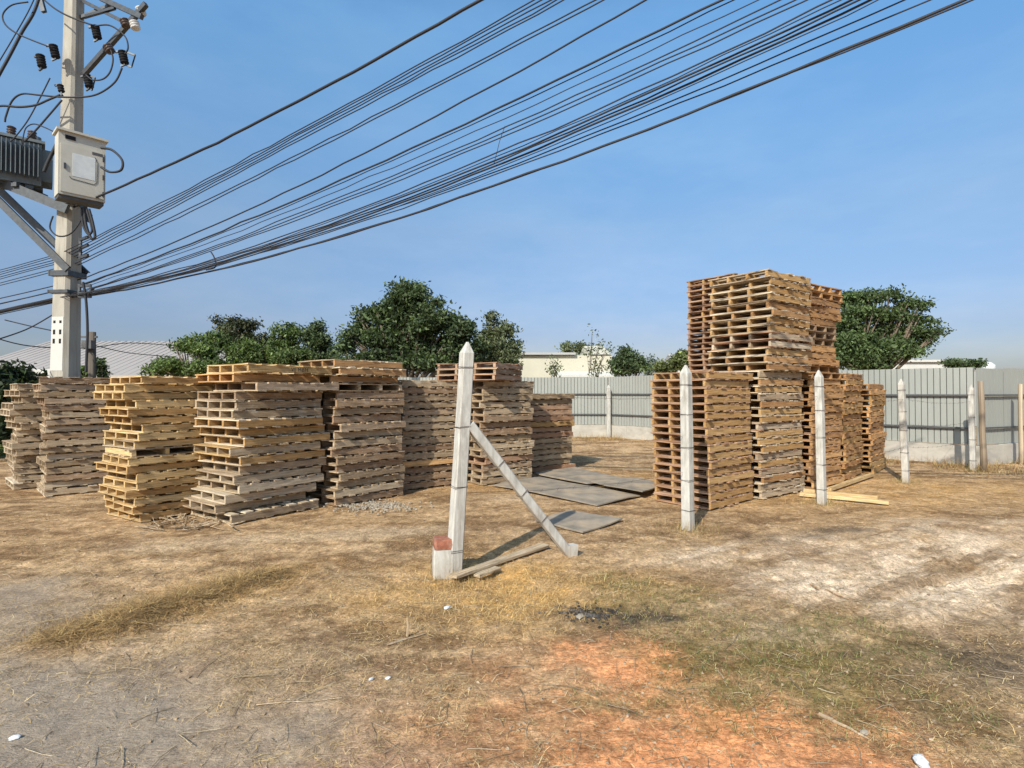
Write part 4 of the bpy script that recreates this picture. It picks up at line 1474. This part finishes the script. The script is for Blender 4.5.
for k in range(6):
    wire('cable of the thick low bundle crossing to the upper right', 292 + k * .6, 261 + k * 1.6, ((520, 146 + k * 2.8), (833 + k * 9.6, 0)), (.010, .007, .013, .011, .014, .007)[k], -.15 + k * .045, 'thick low wire bundle')
wire('thin wire hugging the underside of the thick bundle', 295, 267.5, ((500, 172), (906, 0)), .009, .1, GW)
wire('wavy thin wire above the lowest cable', 296, 268, ((480, 182), (930, 0)), .009, .16, GW)
wire('lowest dark cable of the overhead wires', 297, 269, ((480, 196), (962, 0)), .017, .0, GW)
wire('thin wire running along the lowest cable', 297.5, 269.5, ((480, 195), (970, 0)), .010, .12, GW)

# hardware: spacer ring on the low bundle, wire tail in mid span
o_, t_ = line_xy(211, .0)
q_ = o_ + RD * t_
cable('small dark spacer hook on the low bundle near the pole', [(211, 252, q_.y), (214, 257, q_.y), (216, 264, q_.y), (214, 268, q_.y), (206, 270, q_.y)], .011, 'wire_hook', None)
o_, t_ = line_xy(500, .0)
q_ = o_ + RD * t_
cable('loose wire tail dangling between the middle wires', [(505, 126, q_.y), (500, 140, q_.y), (497, 152, q_.y), (494, 163, q_.y)], .004, 'wire_tail', None)

# brackets on the right side of the pole
bk = MB()
for py in (286, 293, 297):
    bk.bar(rel(79, py, PD - .25), rel(91, py - .5, PD - .3), .04, .05)
bk.bar(rel(79.5, 284, PD - .25), rel(79.5, 298, PD - .25), .04, .04)
bk.bar(rel(90.5, 285, PD - .3), rel(90.5, 297, PD - .3), .03, .03)
bk.tube([rel(91, 292, PD - .3), rel(93, 288, PD - .3)], .03, 6)
bk.build('cable_bracket', M_steel, up_)
bk = MB()
for py in (240, 248, 258):
    bk.bar(rel(80, py, PD - .2), rel(88, py - 3, PD - .3), .04, .05)
bk.bar(rel(80.5, 239, PD - .2), rel(80.5, 259, PD - .2), .04, .04)
bk.build('cable_bracket', M_steel, up_)

# small service pole behind the utility pole
q = G(92, 452); q = Vector((P(92, 392, 15).x, 15, 0))
t = thing('service_pole', 'short dark wooden service pole right behind the utility pole', 'pole', q)
mb = MB(); mb.tube([(0, 0, -.1), (0, 0, 1.5), (-.01, 0, P(92, 332, 15).z)], [.10, .095, .085], 8); mb.build('shaft', wood_mat('dark_pole_wood', [(.09, .075, .06), (.13, .11, .09)]), t, True)
mb = MB(); mb.bar((-.4, 0, P(92, 337, 15).z), (.12, 0, P(92, 337, 15).z), .05, .05); mb.build('cross_arm', M_rail, t)
mb = MB(); mb.box((-.02, -.13, P(92, 345, 15).z), (.26, .14, .22)); mb.build('junction_box', M_rail, t)
# thin service lines to it and past the big pole
for (pts, lab) in (([(-20, 333, 9.5), (30, 346, 12), (88, 348, 15), (130, 343, 17), (178, 346, 20)], 'thin service line dipping over the pale roof'),
                   ([(-20, 345, 9.5), (25, 330, 10.5), (54, 314, 10.7)], 'thin line rising to the pole from the left edge'),
                   ([(5, 320, 12), (30, 326, 11.5), (54, 331, 10.8)], 'thin line dropping to the pole above the rising line'),
                   ([(93, 345, 15), (130, 353, 17), (176, 357, 20)], 'lower thin line running right from the service pole')):
    cable(lab, pts, .012, 'service_wire', 'thin service lines near the roof')


# ------------------------------------------------------------------ buildings beyond the fence
def prism_roof(mb, x0, x1, y0, y1, z0, yr, zr):
    mb.loft([[Vector((x, y0, z0)), Vector((x, yr, zr)), Vector((x, y1, z0)), Vector((x, y1, z0 - .15)), Vector((x, y0, z0 - .15))] for x in (x0, x1)])


D1 = 34.0
xl, xr = P(-60, 390, D1).x, P(236, 390, D1).x
t = thing('warehouse', 'long low warehouse with pale pinkish ribbed roof behind the utility pole', 'warehouse', ((xl + xr) / 2, D1 + 5, 0))
hx = (xr - xl) / 2
ze, zr = P(100, 377, D1).z, P(120, 341, D1 + 8).z
mb = MB(); mb.box((0, 0.4, ze / 2 - .1), (hx * 2 - .6, 15.4, ze)); mb.build('wall', M_grey, t)
mb = MB(); prism_roof(mb, -hx, hx, -5, 11, ze + .12, 3, zr)
x = -hx + .35
sl = math.atan2(zr - ze - .12, 8)
while x < hx:
    mb.bar((x, -4.95, ze + .13), (x, 2.95, zr + .0), .05, .03)
    x += .5
mb.build('roof', M_roof, t)
wn = MB()
for k in range(10):
    wb = MB(); wb.box((-hx + 1.5 + k * (hx * 2 - 3) / 9, -7.32 , ze * .62), (.9, .06, .7)); wb.build('window', M_glass, t)

D2 = 33.0
xl, xr = P(514, 380, D2).x, P(612, 380, D2).x
t = thing('cream_building', 'cream flat-roofed building beyond the fence corner', 'building', ((xl + xr) / 2, D2 + 3, 0))
hx = (xr - xl) / 2; H2 = P(560, 354.5, D2).z
mb = MB(); mb.box((0, 0, H2 / 2 - .05), (hx * 2, 6, H2)); mb.build('wall', M_cream, t)
mb = MB(); mb.box((-hx * .4, 0, H2 + .04), (hx * 1.3, 6.5, .13)); mb.build('roof', M_grey, t)
mb = MB(); z0 = P(0, 371, D2).z; mb.loft([[Vector((xx, -3.02, z0 - .30)), Vector((xx, -4.0, z0 - .40)), Vector((xx, -4.0, z0 - .30)), Vector((xx, -3.02, z0 + .0))] for xx in (-hx * .25, hx * 1.02)]); mb.build('awning', M_white, t)
mb = MB(); mb.loft([[Vector((xx, -3.1, H2 + .0)), Vector((xx, 0, H2 + .75)), Vector((xx, 3, H2))] for xx in (hx * .55, hx * .98)]); mb.build('roof_gable', M_cream, t)
for k in range(4):
    mb = MB(); mb.box((-hx * .75 + k * hx * .45, -3.02, H2 * .5), (.8, .06, .9)); mb.build('window', M_glass, t)

q = P(702, 372, 36)
t = thing('white_house', 'small white house glimpsed between green tree and tan stack', 'house', (q.x, 37, 0))
mb = MB(); mb.box((0, 0, 1.6), (3.4, 3, 3.2)); mb.build('wall', M_white, t)
mb = MB(); prism_roof(mb, -1.9, 1.9, -1.8, 1.8, 3.36, 0, 4.1); mb.build('roof', M_grey, t)

q = P(920, 368, 30)
t = thing('white_house', 'white flat house showing over the fence below the spreading tree', 'house', (q.x, 31.5, 0))
mb = MB(); mb.box((0, 0, 1.6), (2.9, 3, 3.2)); mb.build('wall', M_white, t)
mb = MB(); mb.box((0, 0, 3.262), (3.2, 3.3, .12)); mb.build('roof', M_white, t)
q = P(988, 368, 26)
t = thing('water_tank', 'small white rooftop water tank over the right fence end', 'tank', (q.x, 26, 0))
mb = MB(); mb.box((0, 0, 1.28), (.9, .9, 2.56)); mb.build('stand', M_white, t)
mb = MB(); mb.tube([(0, 0, 2.562), (0, 0, 2.85), (0, 0, 2.98)], [.27, .27, .12], 14); mb.build('tank_body', M_litter, t, True)

q = Vector((P(45, 375, 17.5).x, 17.5, 0))
t = thing('gate_arch', 'small white arch standing behind the leftmost stacks', 'arch', q)
H3 = P(45, 369, 17.5).z
mb = MB(); mb.box((-.20, 0, H3 / 2 - .1), (.12, .25, H3 - .2)); mb.box((.20, 0, H3 / 2 - .1), (.12, .25, H3 - .2)); mb.box((0, 0, H3 - .10), (.52, .25, .19)); mb.build('arch_frame', M_white, t)


# ------------------------------------------------------------------ trees
def leaf_cloud(lobes, n, size, cols, base, clump=.45):
    """Leaf-sized faces gathered in twig clumps through the given lobes (centre, radii); leaves gaps and an uneven outline."""
    subs = []
    for (c_, r_) in lobes:
        for k in range(7):
            a_ = rng.normal(0, 1, 3); a_ /= np.linalg.norm(a_)
            a_[2] = abs(a_[2]) if rng.uniform() < .35 else a_[2]
            q_ = rng.uniform(.22, .46)
            subs.append((tuple(np.array(c_) + a_ * np.array(r_) * rng.uniform(.55, 1.18)), tuple(np.array(r_) * q_)))
        subs.append((c_, tuple(np.array(r_) * .6)))
    lobes = subs
    vol = np.array([l[1][0] * l[1][1] * l[1][2] for l in lobes]) ** .8
    vol /= vol.sum()
    per = 22
    nc = max(1, int(n * .72) // per)
    li = rng.choice(len(lobes), nc, p=vol)
    C = np.array([l[0] for l in lobes])[li]
    Rr = np.array([l[1] for l in lobes])[li]
    dirs = rng.normal(0, 1, (nc, 3)); dirs /= np.linalg.norm(dirs, axis=1)[:, None]
    rad = rng.uniform(.35, 1.0, nc) ** .55
    rad *= 1 + rng.normal(0, .09, nc)
    cc = C + dirs * Rr * rad[:, None]
    cc = np.repeat(cc, per, axis=0)
    m = len(cc)
    lsh = rng.normal(0, .16, len(lobes))
    shade = np.repeat(rng.normal(0, .22, nc) + lsh[li], per)
    pos = cc + rng.normal(0, 1, (m, 3)) * clump * np.array([1, 1, .65])
    nrm = rng.normal(0, 1, (m, 3)) + np.array([0, 0, .6])
    nrm /= np.linalg.norm(nrm, axis=1)[:, None]
    a = np.cross(nrm, rng.normal(0, 1, (m, 3))); a /= np.linalg.norm(a, axis=1)[:, None]
    b = np.cross(nrm, a)
    s = size * rng.uniform(.6, 1.35, m)[:, None]
    v = np.stack([pos - a * s, pos - b * s * .45, pos + a * s, pos + b * s * .45], 1).reshape(-1, 3)
    f = np.arange(m * 4).reshape(m, 4)
    col = np.array(cols)[rng.integers(0, len(cols), m)] * (1 + shade[:, None] + rng.normal(0, .12, (m, 1)))
    col = col * np.where(rng.uniform(0, 1, m) < .06, 2.0, 1.0)[:, None]
    col = np.clip(col, .006, .6)
    return v - np.array(base), f, np.repeat(col, 4, axis=0)


def tree(name, label, px, D, lobes_px, n, size, cols, depth=.8, clump=.35, trunk=.2, group='trees beyond the lot', cat='tree'):
    """lobes_px: (px, py, rx, ry) in photo pixels at distance D; the trunk stands at column px."""
    base = P(px, 392, D); base.z = 0
    lobes = []
    for (lx, ly, rx, ry) in lobes_px:
        dd = D + random.uniform(-.5, .5) * rx / F_PX * D
        c_ = P(lx, ly, dd)
        lobes.append((tuple(c_), (rx / F_PX * D, rx / F_PX * D * depth, ry / F_PX * D)))
    t = thing(name, label, cat, base, 0, group)
    v, f, col = leaf_cloud(lobes, n, size, cols, base, clump)
    # nothing below the ground
    v[:, 2] = np.maximum(v[:, 2], .03)
    link_mesh('crown', quads_mesh('crown', v, f, col, M_leaf), t)
    mb_ = MB()
    topz = sum(l[0][2] for l in lobes) / len(lobes)
    fork = Vector((0, 0, max(.4, topz * .33)))
    mb_.tube([(0, 0, -.1), fork * .5 + Vector((random.uniform(-.08, .08), 0, 0)), fork], [trunk * 1.25, trunk, trunk * .85], 8)
    for l in lobes:
        e = Vector(l[0]) - base
        mid = fork.lerp(e, .5) + Vector((random.uniform(-.2, .2), random.uniform(-.2, .2), random.uniform(0, .25)))
        mb_.tube([fork - Vector((0, 0, .1)), mid, e], [trunk * .45, trunk * .22, trunk * .08], 6)
        for k in range(4):
            a = Vector((random.gauss(0, 1), random.gauss(0, 1), random.gauss(.4, .6))).normalized()
            e2 = e + Vector((a.x * l[1][0], a.y * l[1][1], a.z * l[1][2])) * .75
            mb_.tube([mid, (mid + e2) / 2, e2], [trunk * .28, trunk * .18, trunk * .05], 5)
    mb_.build('trunk', M_bark, t, True)
    return t


GREEN_D = [(.065, .095, .042), (.085, .12, .05), (.05, .075, .036), (.115, .15, .065)]
GREEN_M = [(.085, .125, .04), (.11, .155, .05), (.065, .10, .035), (.14, .18, .065)]
GREEN_P = [(.12, .14, .07), (.155, .175, .09), (.09, .11, .055)]
tree('broadleaf_tree', 'tallest dark green tree behind the dark brown stack', 405, 25,
     [(408, 290, 12, 11), (416, 302, 15, 12), (396, 303, 14, 11), (434, 306, 8, 9), (380, 318, 14, 12), (362, 319, 8, 8), (405, 322, 20, 14), (430, 325, 15, 14),
      (352, 336, 8, 8), (372, 338, 18, 12), (398, 345, 20, 16), (425, 348, 20, 16), (450, 322, 11, 10), (464, 330, 9, 10), (452, 345, 18, 14), (470, 348, 9, 12), (345, 350, 8, 8), (380, 360, 24, 9), (420, 362, 26, 9), (355, 362, 12, 8), (455, 363, 18, 8)],
     56000, .10, GREEN_D, .9, .20, .28)
tree('broadleaf_tree', 'lighter smaller tree right of the tallest tree', 496, 27, [(494, 320, 6, 7), (490, 334, 9, 9), (503, 332, 9, 9), (482, 348, 11, 12), (498, 350, 11, 12), (511, 349, 7, 9), (495, 365, 18, 12)],
     13000, .095, GREEN_P, .9, .18, .16)
tree('spreading_tree', 'wide bright green spreading tree right of the pale roof', 205, 27,
     [(180, 347, 10, 5), (194, 341, 10, 5), (202, 352, 16, 7), (216, 342, 12, 8), (165, 367, 18, 6), (185, 369, 18, 7), (212, 368, 24, 8), (240, 358, 16, 14), (150, 371, 10, 4)], 22000, .09, GREEN_M, .9, .18, .2)
tree('spreading_tree', 'dark topped tree rising behind the jagged stack', 240, 29, [(216, 320, 4, 4), (224, 329, 8, 6), (238, 326, 8, 7), (251, 326, 6, 6), (236, 338, 16, 8), (255, 344, 12, 12), (262, 358, 14, 12)], 12000, .09,
     [(.06, .075, .038), (.08, .085, .042), (.05, .06, .033), (.095, .085, .05)], .9, .18, .18)
tree('broadleaf_tree', 'bushy green tree behind the jagged stack, its right half', 288, 28, [(280, 331, 8, 7), (293, 334, 8, 9), (288, 346, 14, 10), (300, 362, 24, 10), (276, 356, 12, 12)], 14000, .09, GREEN_M, .9, .18, .18)
tree('broadleaf_tree', 'narrow green tree left of the tallest tree', 318, 28, [(316, 329, 5, 5), (311, 338, 7, 7), (320, 343, 8, 9), (318, 356, 14, 8), (330, 362, 10, 7)], 9000, .09, GREEN_D, .9, .17, .16)
tree('spreading_tree', 'feathery spreading tree above the right fence', 866, 22,
     [(850, 302, 14, 9), (872, 298, 12, 6), (890, 296, 12, 5), (905, 304, 10, 5), (920, 306, 8, 3), (845, 320, 16, 11), (868, 314, 16, 7), (893, 316, 16, 6), (917, 321, 12, 4),
      (860, 334, 22, 9), (890, 330, 18, 6), (920, 334, 16, 5), (938, 331, 7, 3), (926, 343, 10, 4), (900, 345, 18, 6), (866, 352, 22, 9), (842, 345, 18, 14), (885, 358, 16, 5), (904, 353, 12, 5), (855, 362, 22, 7), (878, 364, 16, 5)],
     44000, .075, [(.08, .115, .045), (.105, .145, .055), (.06, .09, .036)], .9, .16, .22)
tree('shrub', 'small low green shrub over the right fence end', 964, 24, [(956, 363, 8, 3), (970, 364, 7, 3)], 2400, .08, GREEN_D, .9, .12, .1, cat='shrub')
tree('broadleaf_tree', 'rounded dark tree left of the pale green tree', 630, 30, [(628, 354, 7, 7), (619, 364, 8, 8), (639, 363, 8, 8), (628, 368, 14, 8)], 8000, .09, GREEN_D, .9, .16, .14)
tree('broadleaf_tree', 'pale green tree beside the reddish tower', 676, 27, [(674, 364, 8, 6), (684, 359, 7, 7), (665, 368, 8, 5)], 5600, .085, [(.12, .14, .05), (.15, .17, .065), (.09, .11, .04)], .9, .16, .12)
tree('broadleaf_tree', 'olive tree showing above the cream building roof', 575, 40, [(569, 348, 5, 4), (580, 350, 8, 4), (587, 350, 4, 3)], 2600, .10, GREEN_P, .9, .2, .14)
tree('slender_tree', 'thin sparse tree standing before the cream building', 595, 27, [(593, 334, 2, 5), (598, 345, 4, 6), (590, 352, 5, 6), (607, 347, 3, 4), (597, 366, 7, 7)], 700, .07, GREEN_P, .9, .2, .045)
tree('slender_tree', 'tiny sapling against the cream wall', 553, 26, [(553, 360, 2, 4), (553, 368, 3, 6)], 330, .07, GREEN_P, .9, .14, .035)
tree('conifer_tree', 'distant hazy tree top between dark tree and pale green tree', 652, 60, [(651, 362, 4, 4), (652, 370, 7, 5)], 1200, .16, [(.12, .15, .13), (.14, .17, .14)], .9, .3, .15)
tree('dark_bush', 'large dark bush filling the left edge of the photo', -8, 13.5, [(-12, 385, 30, 22), (5, 405, 26, 28), (-25, 420, 30, 28), (12, 380, 12, 10), (20, 425, 16, 16), (-50, 395, 30, 30)], 16000, .085,
     [(.03, .045, .02), (.042, .06, .024), (.024, .036, .017)], .8, .16, .14, cat='bush')
tree('shrub', 'round dark shrub right of the service pole', 103, 16, [(101, 369, 5.5, 6), (103, 374, 6, 5)], 900, .07, GREEN_D, .9, .07, .05, cat='shrub')
tree('shrub', 'low green shrub between utility pole and service pole', 83, 15.5, [(83, 371, 6, 5), (80, 376, 7, 5)], 900, .07, GREEN_M, .9, .08, .05, cat='shrub')

print('pallets', sum(1 for o in bpy.data.objects if o.get('category') == 'pallet'), 'objects', len(bpy.data.objects))
